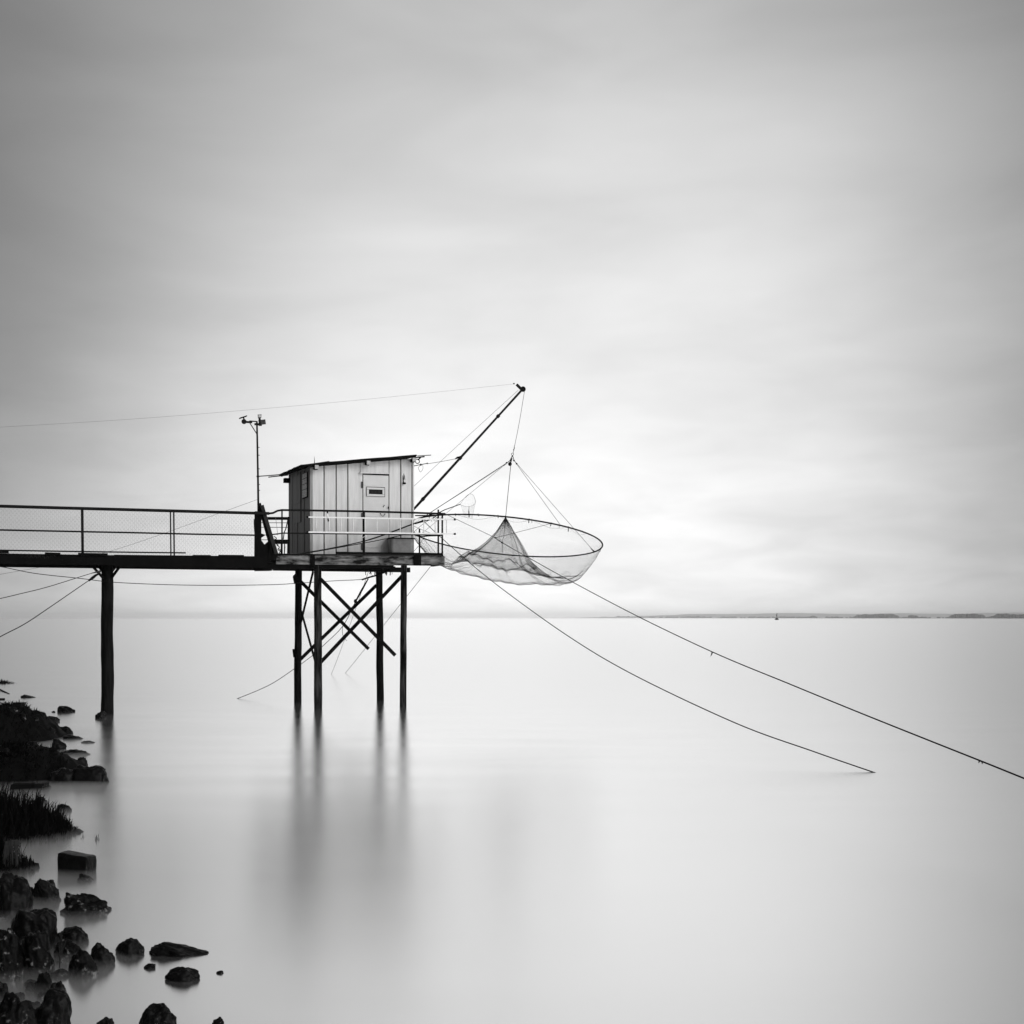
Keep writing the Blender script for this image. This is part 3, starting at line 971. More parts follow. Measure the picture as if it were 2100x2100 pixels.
fl = part('floodlight', 'iron_grey', lp, lambda m: m.hexa([H(x, y, v_) for v_ in (lv - 0.06, lv + 0.06) for x, y in ((531.5, 861.5), (544, 859.8), (545.5, 870), (533, 871.5))]))
part('lamp_rim', 'iron', fl, lambda m: m.beam(H(531.8, 860, lv), H(533.2, 872, lv), 0.14, 0.03, E2))
f2 = part('floodlight', 'iron_grey', lp, lambda m: m.hexa([H(x, y, v_) for v_ in (lv - 0.05, lv + 0.05) for x, y in ((528.3, 850), (536.5, 849.6), (535.8, 857), (529.2, 858.5))]))
part('lens', 'glass', f2, lambda m: m.hexa([H(x, y, v_) for v_ in (lv - 0.056, lv - 0.051) for x, y in ((529.6, 850.6), (536, 850.4), (535.4, 855.4), (530.2, 855.6))]))
part('yoke', 'iron', lp, lambda m: m.beam(H(532, 857, lv), H(533.5, 863, lv), 0.03, 0.045))
part('stay_rod', 'iron', lp, lambda m: (m.tube([H(526.5, 977, lv), H(545, 975.8, 0.5), H(578, 973, 1.8)], 0.013, 6), m.tube([H(551, 978.5, 0.6), H(562, 977.2, 1.0), H(590, 974.5, 1.8)], 0.014, 6), m.blob(H(529, 977.2, lv), 0.035, 0.03, 0.028)))
for y in (917, 933, 961, 993, 1005):
    part('cable_clip', 'iron', lp, lambda m: m.beam(H(529 + (y - 917) * 0.01, y, lv), H(532.4 + (y - 917) * 0.01, y + 0.8, lv), 0.015, 0.015))

# ------------------------------------------------------------------ ladder hung on the railing
la = H(631, 1091, -0.09)
lad = thing('ladder', 'long pale aluminium ladder hung lengthways on the platform railing', 'ladder', la)
LV = -0.085
MB().beam(H(632, 1060.4, LV), H(931, 1065.4, LV), 0.024, 0.034, E2).build('ladder_rail', 'alu', lad)
MB().beam(H(632, 1091.2, LV), H(931, 1095.0, LV), 0.024, 0.036, E2).build('ladder_rail', 'alu', lad)
for px in (649, 674.8, 699.8, 724.2, 748.6, 772.8, 796.8, 821.2, 845.6, 869.2, 892.6, 915.8):
    f = (px - 631) / 300
    MB().tube([H(px, 1061.5 + 5 * f, LV), H(px, 1090 + 3.8 * f, LV)], 0.0125, 8).build('rung', 'alu', lad, smooth=True)
for px, py in ((630.6, 1060.4), (932.5, 1065.5), (630.6, 1091.2), (932.5, 1095)):
    part('end_cap', 'rubber', lad, lambda m: m.beam(H(px - 2, py, LV), H(px + 2, py, LV), 0.034, 0.046, E2))
hk = thing('ladder_hook', 'worn iron hook hanging the ladder from the top rail', 'hook', H(673, 1070, -0.1))
part('strap', 'rubber', hk, lambda m: m.beam(H(670.8, 1047, -0.06), H(672.2, 1055, -0.09), 0.02, 0.034, E2))
part('hook', 'alu', hk, lambda m: m.beam(H(672, 1053, -0.1), H(673, 1064, -0.11), 0.015, 0.03, E2))
part('grip', 'rubber', hk, lambda m: m.beam(H(672.6, 1063, -0.115), H(673.6, 1069.5, -0.11), 0.02, 0.032, E2))
rope('rope_tie', 'loop of pale cord tying the ladder to the middle railing post', 'cord',
     [H(743, 1096, -0.12), H(741, 1099.5, -0.12), H(744, 1102, -0.13), H(748, 1100, -0.13), H(751.5, 1098.5, -0.12), H(751, 1101.5, -0.12), H(748, 1102.5, -0.1)], 0.006, 'alu')

# ------------------------------------------------------------------ poles leaning inside the railing, tub
rope('wooden_pole', 'longer dark pole leaning across the hut front behind the railing', 'pole',
     [H(600, 1137.5, 0.12), H(680, 1124, 0.15), H(760, 1106, 0.2), H(850, 1073.5, 0.3), H(872, 1066, 0.3)], [0.012] * 8 + [0.014] * 8 + [0.019] * 8 + [0.016] * 9, 'wood_mid', 'poles leaning behind the railing', 6)
rope('wooden_pole', 'thinner lower pole leaning across the hut door behind the railing', 'pole',
     [H(612, 1137.5, 0.2), H(700, 1122, 0.22), H(776, 1108, 0.25), H(851, 1091.5, 0.3)], 0.011, 'wood_mid', 'poles leaning behind the railing', 6)
tb = H(825, 1138, 0.32)
tub = thing('storage_tub', 'dull rounded storage tub with a dark lid beside the hut corner', 'tub', (tb.x, tb.y, ZD))
zt_ = zon(825, 1106, 0.3)


def rounded_prism(m, uc, vc, hu, hv, z0, z1, rad, grow=0.0):
    ring = []
    for sx, sy, a0 in ((1, 1, 0), (-1, 1, 90), (-1, -1, 180), (1, -1, 270)):
        for k in range(6):
            a = R(a0 + 90 * k / 5)
            ring.append((uc + sx * (hu - rad) + rad * math.cos(a), vc + sy * (hv - rad) + rad * math.sin(a)))
    n = len(ring)
    a = [UV(p[0], p[1], z0) for p in ring]
    b = [UV(uc + (p[0] - uc) * (1 + grow), vc + (p[1] - vc) * (1 + grow), z1) for p in ring]
    m.add(a + b, [tuple(reversed(range(n))), tuple(range(n, 2 * n))] + [(i, (i + 1) % n, (i + 1) % n + n, i + n) for i in range(n)])


uc, hu = (uof(800.5, 0.2) + uof(848.5, 0.2)) / 2, (uof(848.5, 0.2) - uof(800.5, 0.2)) / 2
part('tub_body', 'plastic', tub, lambda m: rounded_prism(m, uc, 0.33, hu, 0.19, ZD, zt_, 0.09, 0.03))
part('lid', 'tarred', tub, lambda m: rounded_prism(m, uc, 0.33, hu + 0.02, 0.21, zt_, zt_ + 0.03, 0.05))

# ------------------------------------------------------------------ boom
bbase = H(838, 1056, 2.0)
boom = thing('boom', 'long black lifting boom slanting up from behind the hut', 'boom', bbase)
bt = H(1070, 800, 3.0)
bmid = lambda f: bbase.lerp(bt, f)
MB().tube([bmid(f) for f in (0, 0.06, 0.12, 0.4, 0.8, 1.0)], [0.02, 0.034, 0.04, 0.036, 0.031, 0.034], 10).build('spar', 'iron', boom, smooth=True)
for f in (0.12, 0.44, 0.78):
    part('collar', 'iron', boom, lambda m: m.tube([bmid(f - 0.006), bmid(f + 0.006)], 0.052, 10))
part('cleat', 'iron', boom, lambda m: m.tube([H(933, 941.5, 2.45), H(938, 938.5, 2.45), H(943, 936.5, 2.45)], [0.012, 0.03, 0.012], 6))
part('fork', 'iron', boom, lambda m: m.beam(H(1059.5, 788.5, 2.98), H(1071, 800, 3.0), 0.06, 0.062))
part('pulley', 'iron', boom, lambda m: m.tube([H(1072.6, 798, 2.95), H(1072.6, 798, 3.06)], 0.08, 20))

# ------------------------------------------------------------------ lift net
NV = 3.0
c = H(1035, 1101.5, NV)
NC = c
Rn = 201 / F * c.y
AX = Vector((1, 0, -math.tan(R(5.6)))).normalized()     # hoop's width, dipping to the right
BX = Vector((0.0, 1, -math.tan(R(7.3)))).normalized()   # hoop's depth, far side lower
BX = (BX - AX * BX.dot(AX)).normalized()
net = thing('lift_net', 'large round lift net hanging from the boom with a tented middle', 'net', (c.x, c.y, c.z - 1.3))


def rim(th):
    return NC + (AX * math.cos(th) + BX * math.sin(th)) * Rn


MB().tube([rim(2 * math.pi * i / 120) for i in range(121)], 0.021, 8, cap=False).build('hoop', 'iron', net, smooth=True)
apex = P(1037, 1060, c.y)
key = [(1.0, 0.0), (0.93, -0.36), (0.85, -0.66), (0.76, -0.95), (0.66, -1.10), (0.55, -1.10), (0.45, -0.93), (0.36, -0.72), (0.27, -0.47), (0.18, -0.19), (0.09, 0.14), (0.0, apex.z - NC.z)]


def prof_z(r):
    r = max(0, min(1, r))
    for (a, za), (b, zb) in zip(key, key[1:]):
        if b <= r <= a:
            f = (a - r) / (a - b)
            return za + (zb - za) * f
    return 0


# smoothed table of the profile
tab = [prof_z(i / 400) for i in range(401)]
for _ in range(26):
    tab = [tab[0]] + [(tab[i - 1] + tab[i] * 2 + tab[i + 1]) / 4 for i in range(1, 400)] + [tab[400]]


def net_pt(th, r):
    q = rim(th)
    ax = NC.lerp(Vector((apex.x, apex.y, NC.z)), 1 - r)
    x = ax.x + (q.x - NC.x) * r
    y = ax.y + (q.y - NC.y) * r
    bag = math.sin(math.pi * min(1, max(0, (1 - r) / 0.62))) if r > 0.38 else 0
    fold = (0.016 * math.sin(th * 17 + 3 * math.sin(th * 2)) + 0.010 * math.sin(th * 31 + 1.3)) * bag
    side_f = 1 - 0.18 * max(0, -math.cos(th)) + 0.07 * max(0, math.cos(th + 0.5))
    zs = tab[int(max(0, min(400, r * 400)))]
    if r > 0.3:
        zs = zs * (side_f if zs < 0 else 1)
    z = NC.z + (q.z - NC.z) * r * (0.35 + 0.65 * r) + zs + fold
    cone = max(0, 1 - r / 0.42)
    x -= 0.22 * math.exp(-((r - 0.36) / 0.16) ** 2)
    pl = 0.05 * math.sin(th * 7 + 2 * math.sin(th)) * min(1, r / 0.3) * math.exp(-(max(0, r - 0.38) / 0.2) ** 2)
    z += pl + 0.03 * math.sin(th * 23) * math.exp(-((r - 0.4) / 0.06) ** 2)
    wob = 0.03 * math.sin(th * 5 + 1) * (1 - cone) * bag + pl * 1.2
    return (x + wob * math.cos(th), y + wob * math.sin(th), z)


def strands(r0, r1, nth, nr):
    g_ = np.array([[net_pt(2 * math.pi * i / nth, r0 + (r1 - r0) * j / nr) for j in range(nr + 1)] for i in range(nth)])
    g2 = np.roll(g_, -1, axis=0)
    a = np.concatenate([g_[:, :-1].reshape(-1, 3), g_.reshape(-1, 3)])
    b = np.concatenate([g_[:, 1:].reshape(-1, 3), g2.reshape(-1, 3)])
    return a, b


a, b = strands(1.0, 0.37, 400, 120)
edges_to_mesh('netting', a, b, 0.0008, 'net', net, kind='stuff')
a, b = strands(0.40, 0.004, 150, 100)
edges_to_mesh('centre_netting', a, b, 0.0014, 'net', net, kind='stuff')
MB().tube([Vector(net_pt(2 * math.pi * i / 96, 0.385 + 0.006 * math.sin(i * 1.9))) for i in range(97)], 0.007, 5, cap=False).build('hem_rope', 'rope', net)
# gathered folds of twine sweeping down into the bag
for th0, ra, rb, tw, rr_ in ((3.35, 0.97, 0.42, -0.9, 0.007), (3.5, 0.95, 0.45, -0.95, 0.005), (3.05, 0.97, 0.40, -0.7, 0.006), (3.65, 0.93, 0.5, -0.9, 0.004), (2.9, 0.96, 0.45, -0.6, 0.004),
                             (5.35, 0.42, 0.80, 0.75, 0.010), (5.45, 0.40, 0.84, 0.85, 0.006), (5.25, 0.44, 0.76, 0.7, 0.006), (5.6, 0.40, 0.86, 0.6, 0.005)):
    MB().tube([Vector(net_pt(th0 + tw * (i / 24) ** 1.3, ra + (rb - ra) * i / 24)) for i in range(25)], [rr_ * (0.3 + 0.7 * math.sin(math.pi * (i + 1) / 26)) for i in range(25)], 4).build('gathered_fold', 'net', net)
# suspension: swivel, block, bridle ropes
ringp = P(1050, 931, c.y)
part('swivel', 'iron', net, lambda m: (m.ring(P(1051, 931.5, c.y), (0, 1, 0.2), 0.032, 0.008, 18, 5), m.beam(P(1051, 934, c.y), P(1045, 946, c.y), 0.014, 0.024), m.beam(P(1051, 934, c.y), P(1054.5, 945, c.y), 0.014, 0.022), m.beam(P(1045.5, 945, c.y), P(1038, 950, c.y), 0.014, 0.018), m.beam(P(1054, 944, c.y), P(1060.5, 952, c.y), 0.014, 0.018)))
part('hanging_block', 'iron', net, lambda m: (m.blob(P(1045.8, 951.5, c.y), 0.055, 0.04, 0.06, 10, 7), m.beam(P(1050, 940, c.y), P(1047, 950, c.y), 0.03, 0.03)))
part('shackle', 'iron', net, lambda m: (m.blob(P(1055, 919, c.y), 0.012, 0.012, 0.02), m.blob(P(1053.5, 922.5, c.y), 0.018, 0.015, 0.02), m.tube([P(1055.5, 913, c.y), P(1052, 930, c.y)], 0.008, 5)))
for pt in (P(1039, 949, c.y), P(1059.5, 951, c.y), P(1047, 945, c.y), P(1054, 944.5, c.y)):
    part('shackle', 'iron', net, lambda m: m.blob(pt, 0.028, 0.022, 0.024))


def th_of(px, upper):
    """rim angle seen at a picture column"""
    best = None
    for i in range(720):
        th = 2 * math.pi * i / 720
        near = math.sin(th) < 0
        if near != upper:
            continue
        q = rim(th)
        d_ = abs(CX + F * q.x / q.y - px)
        if best is None or d_ < best[0]:
            best = (d_, th)
    return best[1]


for px, up, st, r_ in ((1150, True, (1059, 951), 0.006), (1219, False, (1060, 951), 0.006), (868, True, (1040, 949), 0.010), (858, False, (1039, 950), 0.005)):
    part('bridle_rope', 'rope', net, lambda m: m.tube([P(*st, c.y), rim(th_of(px, up))], r_, 5))
part('bridle_rope', 'wire', net, lambda m: m.tube([P(1040, 951, c.y), rim(math.pi)], 0.004, 4))
part('centre_rope', 'rope', net, lambda m: m.tube([P(1047.5, 953, c.y), apex], 0.009, 5))
part('inner_rope', 'rope', net, lambda m: m.tube([apex, P(1035, 1090, c.y), P(1030, 1113, c.y - 0.3), P(1030, 1136, c.y - 0.2)], 0.006, 4))
part('rope_binding', 'iron', net, lambda m: m.tube([P(1211, 1124, rim(th_of(1217, False)).y), P(1219, 1131.5, rim(th_of(1217, False)).y)], [0.008, 0.024], 6))
for i, (px, up, ln) in enumerate(((934, True, 3), (980, True, 3), (1022, True, 4), (1086, True, 7), (1090, True, 6), (1131, True, 6), (1148, True, 5), (1166, True, 9), (1037, True, 6), (921, False, 4), (1050, False, 4), (1093, False, 5), (1138, False, 4), (1173, False, 3), (1205, False, 4), (1232, False, 8), (1195, True, 3))):
    q = rim(th_of(px, up))
    part('twine_end', 'iron' if i < 9 else 'rope', net, lambda m: m.tube([q + Vector((0, 0, 0.03)), q + Vector((rng.uniform(-0.03, 0.02), 0, -ln * 0.0125))], 0.012 if i in (3, 5, 7, 1, 2, 0) else 0.006, 5))
# thin lines sagging between the ties
for a_, b_, up in ((934, 1022, True), (1022, 1090, True), (1090, 1166, True), (1166, 1205, True)):
    q0, q1 = rim(th_of(a_, up)), rim(th_of(b_, up))
    part('slack_twine', 'wire', net, lambda m: m.tube(smooth_path([q0, q0.lerp(q1, 0.5) + Vector((0, 0, -0.11)), q1]), 0.003, 4))

# ------------------------------------------------------------------ hand net
hn = H(905, 1050, 0.5)
hand = thing('landing_net', 'small hand net on a thin stick poking up above the railing end', 'hand net', hn)
part('handle', 'iron', hand, lambda m: m.tube([H(895, 1054, 0.3), H(912, 1045.5, 0.6), H(944, 1034, 1.0)], [0.013, 0.012, 0.012], 6))
hc = H(960, 1027, 1.1)
hh = [H(944, 1034, 1.0), H(952, 1022, 0.95), H(962, 1013.5, 1.0), H(970, 1015, 1.15), H(975, 1026, 1.25), H(974.5, 1032, 1.25), H(967, 1037.5, 1.15), H(957, 1039, 1.05), H(946, 1036, 1.0), H(944, 1034, 1.0)]
hoop_p = smooth_path(hh, 6)
part('hoop', 'wire', hand, lambda m: m.tube(hoop_p, 0.0042, 5))
tipn = H(962, 1061, 1.1)
ea, eb = [], []
nh = len(hoop_p) - 1
lev = 10
gr = []
for i in range(nh):
    row = []
    for j in range(lev + 1):
        f = j / lev
        q = hoop_p[i].lerp(tipn, f * 0.45)
        q = Vector((q.x, q.y, 0)) + Vector((0, 0, hoop_p[i].z + (tipn.z - hoop_p[i].z) * f ** 1.2 + 0.01 * math.sin(i)))
        row.append(q)
    gr.append(row)
for i in range(nh):
    for j in range(lev):
        ea += [gr[i][j], gr[i][j + 1]]
        eb += [gr[i][j + 1], gr[(i + 1) % nh][j + 1]]
edges_to_mesh('net_bag', ea, eb, 0.0005, 'wire', hand, kind='stuff')
part('weed', 'rope', hand, lambda m: m.tube(smooth_path([H(962, 1038, 1.1), H(961.5, 1048, 1.1), H(962, 1061, 1.1)]), [0.006] * 8 + [0.014] * 9, 5))
# bundled rods and ropes lashed to the end of the railing
bun = thing('rod_bundle', 'tangle of short rods lashed under the top rail at the seaward corner', 'rod bundle', H(880, 1062, 0.2))
part('rod', 'iron', bun, lambda m: m.tube([H(851, 1057.3, 0.3), H(870, 1057.6, 0.25), H(893, 1056.5, 0.1)], [0.015, 0.02, 0.014], 6))
part('rod', 'iron', bun, lambda m: m.tube([H(851, 1074.5, 0.3), H(866, 1070, 0.3), H(885, 1065, 0.2), H(900, 1054, 0.1)], [0.012, 0.016, 0.012, 0.014], 6))
part('rod', 'iron', bun, lambda m: m.beam(H(880, 1055, 0.05), H(904, 1052, 0.05), 0.03, 0.03))
for i in range(7):
    x = 866 + rng.random() * 34
    y = 1056 + rng.random() * 8
    part('cord_end', 'rope', bun, lambda m: m.tube(smooth_path([H(x, y, 0.1), H(x + rng.uniform(2, 9), y + rng.uniform(-5, 5), 0.15), H(x + rng.uniform(-4, 8), y + rng.uniform(2, 9), 0.1)], 4), 0.006, 4))
# slack lines crossing the seaward corner
for lbl, pts, r_ in (('thin cord slanting from the hut corner down past the tub', [H(846, 1078, 0.6), H(864, 1086, 0.6), H(885, 1094, 0.4)], 0.005),
                     ('thin cord rising from the tub towards the rod bundle', [H(848, 1092, 0.6), H(866, 1076, 0.5), H(896, 1057, 0.2)], 0.005),
                     ('crossed cord low behind the corner post, leaning left', [H(851, 1104, 0.7), H(861, 1118, 0.7), H(873, 1133, 0.7)], 0.006),
                     ('crossed cord low behind the corner post, leaning right', [H(848, 1132, 0.7), H(861, 1116, 0.7), H(871, 1099, 0.7)], 0.006),
                     ('long cord slanting to the platform corner deck', [H(866, 1103, 0.7), H(880, 1118, 0.6), H(893, 1133, 0.5)], 0.005)):
    rope('cord', lbl, 'cord', pts, r_, 'rope', 'cords strung at the seaward corner')

# ------------------------------------------------------------------ wires and ropes
rope('overhead_wire', 'thin wire running from the boom tip out of the picture at left', 'wire',
     [P(-150, 884, 27.5), P(0, 876, 28), P(256, 860.5, 29), P(500, 841.5, 30.5), P(760, 818, 32.5), P(1053, 787.5, H(1060, 788, 3.0).y)], 0.0026, 'wire',
     knots=[lambda t: part('knot', 'iron', t, lambda m: m.blob(P(1054, 786.8, H(1060, 788, 3.0).y), 0.025, 0.02, 0.022))])
rope('boom_stay', 'thin wire running alongside the boom from its tip to the hut', 'wire', [H(1063, 800, 3.0), H(960, 894, 2.5), H(849, 997, 1.4)], 0.005, 'wire')
rope('boom_stay', 'short wire from the hut roof bracket to the middle of the boom', 'wire', [H(877, 951, 0.65), H(905, 946.5, 1.5), H(934, 941, 2.45)], 0.007, 'wire')
rope('hoist_wire', 'thin wire hanging from the boom pulley to the net swivel', 'wire', [H(1075.5, 803, 3.0), P(1065, 866, c.y), P(1055.5, 914, c.y)], 0.007, 'wire')
kn = P(1016, 1103, NC.y - Rn * 0.96)
kn2 = P(1030, 1113, NC.y - Rn * 0.98)


def guy_bits(t):
    part('leg', 'rope', t, lambda m: m.tube([rim(th_of(917, True)), kn], 0.007, 5))
    part('leg', 'rope', t, lambda m: m.tube([rim(th_of(1131, True)), kn], 0.006, 5))
    part('shackle', 'iron', t, lambda m: (m.blob(kn, 0.03, 0.025, 0.022), m.ring(P(1026, 1109, NC.y - Rn * 0.97), (0, 1, 0), 0.022, 0.007, 14, 5), m.blob(kn2, 0.03, 0.02, 0.022)))
    part('weed', 'rope', t, lambda m: m.tube(smooth_path([P(1461, 1337, 20.5), P(1459, 1343, 20.5), P(1456.5, 1347, 20.5)], 4), [0.012, 0.014, 0.012, 0.01, 0.008, 0.006, 0.004, 0.003, 0.002], 5))
    part('weed', 'rope', t, lambda m: (m.tube([P(2009, 1559, 12.6), P(2007, 1565, 12.6)], [0.012, 0.003], 5), m.tube([P(2014, 1561, 12.6), P(2014.5, 1567, 12.6)], [0.012, 0.003], 5)))


rope('guy_rope', 'upper long rope from the net hoop running out of the picture at right', 'rope',
     [kn, kn2, P(1090, 1147, 29), P(1160, 1186, 27), P(1300, 1260, 23.8), P(1461, 1337, 20.5), P(1620, 1403, 17.6), P(1774, 1466, 15.2), P(2010, 1560, 12.6), P(2160, 1619, 11.3), P(2500, 1740, 9)], 0.0085, 'rope', 'guy ropes of the net', 6, knots=[guy_bits])
wp = Wt(1792, 1584)
rope('guy_rope', 'lower long rope from the platform corner down into the water at right', 'rope',
     [H(866, 1066, 0.2), H(901, 1099, -0.1), P(962, 1153, 29.5), P(1033, 1210, 27.8), P(1160, 1301, 25), P(1290, 1379, 22.8), P(1503, 1480.5, 20), P(1668, 1541, 18.6), wp, wp + (wp - P(1668, 1541, 18.6)).normalized() * 0.4], 0.009, 'rope', 'guy ropes of the net', 6)
rope('mooring_rope', 'upper rope from the pier pile head to the left edge', 'rope', [H(208, 1171, -0.2), H(180, 1178, -0.4), P(100, 1203, 25.5), P(40, 1218, 24.5), P(0, 1227.5, 24), P(-150, 1262, 22)], 0.008, 'rope', 'ropes at the pier pile',
     knots=[lambda t: part('binding', 'iron_grey', t, lambda m: m.tube([H(188, 1175.5, -0.35), H(206, 1171.5, -0.2)], [0.01, 0.03], 6))])
rope('mooring_rope', 'steeper lower rope from the pier pile head to the left edge', 'rope', [H(206, 1175, -0.2), H(180, 1192, -0.5), P(95.6, 1250, 25), P(50, 1280, 24.3), P(0, 1306, 23.6), P(-80, 1350, 22.5), P(-300, 1480, 19.5)], 0.0095, 'rope', 'ropes at the pier pile',
     knots=[lambda t: part('binding', 'rope', t, lambda m: m.tube([H(182, 1191, -0.48), H(190, 1185, -0.42), H(196, 1180, -0.36), H(204, 1176, -0.25)], [0.02, 0.035, 0.03, 0.02], 6))])
rope('slack_rope', 'long slack rope under the pier reaching to the platform piles', 'rope',
     [P(-100, 1146, 26.3), P(0, 1162, 26.6), P(72, 1176, 26.9), P(162, 1186, 27.4), P(232, 1194, 27.7), P(340, 1199, 28.1), P(449, 1200.5, 28.6), P(560, 1199, 29.2), P(612, 1196, 29.4), P(680, 1191.5, 30.2), H(743, 1188, 1.2), H(765, 1180, 1.4)], 0.0085, 'rope')
rope('thin_wire', 'hair-thin wire slanting up behind the pier railing', 'wire', [P(-60, 1192, 27.5), P(0, 1178, 28), P(105, 1159, 28.8), P(220, 1132, 29.6), P(327, 1097, 30.2), P(443, 1055, 30.6), H(529, 1024, 0.3)], 0.0038, 'wire')
wp = Wt(487, 1432.6)
rope('anchor_rope', 'rope curving from under the platform down into the water at left', 'rope',
     [H(755, 1187, 1.5), H(729, 1234, 1.9), H(703, 1284, 2.4), P(662, 1325, 33.2), P(640, 1345, 33.3), P(603, 1372, 33.5), P(553, 1404.5, 33.7), wp, wp + Vector((-0.5, 0.05, -0.15))], 0.009, 'rope',
     knots=[lambda t: part('strut', 'tarred', t, lambda m: m.tube([H(755, 1187, 1.5), H(742, 1210, 1.7), H(729, 1234, 1.9)], [0.016, 0.03, 0.022], 6)),
            lambda t: part('eye', 'iron', t, lambda m: m.blob(H(729, 1233, 1.9), 0.045, 0.04, 0.06)),
            lambda t: part('rope_end', 'rope', t, lambda m: m.tube(smooth_path([H(703, 1284, 2.4), H(702, 1296, 2.4), H(705, 1307, 2.4), H(711, 1314, 2.4)]), 0.007, 5))])
wp = Wt(679.5, 1382)
rope('thin_line', 'shorter thin line from the platform to the water between the piles', 'rope', [H(757, 1168, 2.0), P(731, 1244, 38), P(705, 1316, 44), wp, wp + Vector((-0.3, 0.8, -0.1))], 0.007, 'wire', 'thin anchor lines')
wp = Wt(708.5, 1380)
rope('thin_line', 'longer thin line from the platform corner to the water', 'rope', [H(882, 1163, 1.0), P(795, 1272, 40), wp, wp + Vector((-0.3, 0.6, -0.15))], 0.008, 'wire', 'thin anchor lines')

# ------------------------------------------------------------------ buoy
bd = 1350.0
bp_ = P(1593, HY, bd)
buoy = thing('buoy', 'black channel buoy far out near the horizon', 'buoy', (bp_.x, bp_.y, 0))
s = bd / F


def bz(py):
    return (1271.0 - py) * s


part('float', 'rubber', buoy, lambda m: m.tube([(bp_.x, bd, -0.5), (bp_.x, bd, bz(1269.6)), (bp_.x, bd, bz(1268)), (bp_.x, bd, bz(1267))], [4.2 * s, 4.2 * s, 2.4 * s, 1.2 * s], 14))
m = MB()
for k in range(4):
    a = R(45 + 90 * k)
    m.beam((bp_.x + 1.6 * s * math.cos(a), bd + 1.6 * s * math.sin(a), bz(1267.5)), (bp_.x + 0.5 * s * math.cos(a), bd + 0.5 * s * math.sin(a), bz(1261)), 0.35 * s, 0.35 * s)
m.build('tower', 'rubber', buoy)
part('daymark', 'rubber', buoy, lambda m: m.blob((bp_.x - 0.4 * s, bd, bz(1261)), 1.3 * s, 1.3 * s, 1.1 * s))
part('topmark', 'rubber', buoy, lambda m: (m.blob((bp_.x + 0.6 * s, bd, bz(1257.8)), 0.8 * s, 0.8 * s, 0.9 * s), m.tube([(bp_.x, bd, bz(1261)), (bp_.x + 0.6 * s, bd, bz(1258))], 0.2 * s, 5)))

# ------------------------------------------------------------------ rocks
def ico(sub):
    t = (1 + 5 ** 0.5) / 2
    v = [Vector(x).normalized() for x in ((-1, t, 0), (1, t, 0), (-1, -t, 0), (1, -t, 0), (0, -1, t), (0, 1, t), (0, -1, -t), (0, 1, -t), (t, 0, -1), (t, 0, 1), (-t, 0, -1), (-t, 0, 1))]
    f = [(0, 11, 5), (0, 5, 1), (0, 1, 7), (0, 7, 10), (0, 10, 11), (1, 5, 9), (5, 11, 4), (11, 10, 2), (10, 7, 6), (7, 1, 8), (3, 9, 4), (3, 4, 2), (3, 2, 6), (3, 6, 8), (3, 8, 9), (4, 9, 5), (2, 4, 11), (6, 2, 10), (8, 6, 7), (9, 8, 1)]
    for _ in range(sub):
        cache, nf = {}, []

        def mid(a, b):
            kk = (min(a, b), max(a, b))
            if kk not in cache:
                v.append(((v[a] + v[b]) / 2).normalized())
                cache[kk] = len(v) - 1
            return cache[kk]
        for a, b, c_ in f:
            ab, bc, ca = mid(a, b), mid(b, c_), mid(c_, a)
            nf += [(a, ab, ca), (b, bc, ab), (c_, ca, bc), (ab, bc, ca)]
        f = nf
    return v, f


ICO = ico(4)
ROCK_N = [0]


def rock(x0, x1, ytop, ybase, label, peak=0.0, depth=0.75, boxy=0.0, tail=0.0, rough=1.0, mat='rock', name='rock', group='rocks along the shore', sink=0.25, cat='rock'):
    """a stone whose silhouette spans columns x0..x1; it sits on the bottom at its waterline"""
    ROCK_N[0] += 1
    sd = ROCK_N[0] * 3.7
    peak -= tail * 0.55
    rough *= 1.55
    boxy *= 0.6
    base = Wt((x0 + x1) / 2, ybase)
    w = (x1 - x0) * base.y / F
    dep = w * depth
    h = max(0.012, 1.12 * (ybase - ytop) * base.y / F - dep * 0.35 * (CH / base.y) * 1.0)
    cen = base + Vector((0, dep * 0.42, 0))
    cells = [Vector((rng.gauss(0, 1), rng.gauss(0, 1), abs(rng.gauss(0.3, 1)))).normalized() for _ in range(7)]
    cut = [rng.uniform(0.78, 0.97) for _ in cells]
    vs_ = []
    for q in ICO[0]:
        p = q.copy()
        if boxy > 0:
            mx_ = max(abs(p.x), abs(p.y), abs(p.z))
            p = p.lerp(p / mx_ * 0.86, boxy)
        for c_, k_ in zip(cells, cut):      # broken faces
            d_ = p.dot(c_)
            kk = k_ + boxy * 0.35
            if d_ > kk:
                p -= c_ * (d_ - kk) * 0.85
        n_ = mnoise.noise(p * 1.6 + Vector((sd, 0, 0))) * 0.16 + mnoise.noise(p * 4 + Vector((0, sd, 0))) * 0.075 + mnoise.noise(p * 10 + Vector((0, 0, sd))) * 0.035 + mnoise.noise(p * 23 + Vector((0, 0, sd))) * 0.014
        p = p * (1 + n_ * rough * (1 - 0.6 * boxy))
        vs_.append(p)
    mxx = 0.93 * max(abs(p.x) for p in vs_)
    mzz = max(p.z for p in vs_)
    out = []
    for p in vs_:
        X, Y, Z_ = p.x / mxx, p.y / mxx, p.z / mzz
        zz = Z_ * h if Z_ > 0 else Z_ * max(h, w * 0.3) * 0.8
        if zz > 0:
            zz *= 1 - tail * (X + 1) / 2 * (0.9 if X > -0.4 else 0.9)
        X = X + peak * max(0, Z_) * (1 - abs(X))
        out.append(cen + Vector((X * w / 2, Y * dep / 2, zz)))
    return MB().add(out, ICO[1]).build(name, mat, label=label, cat=cat, group=group, loc=cen, smooth=True)


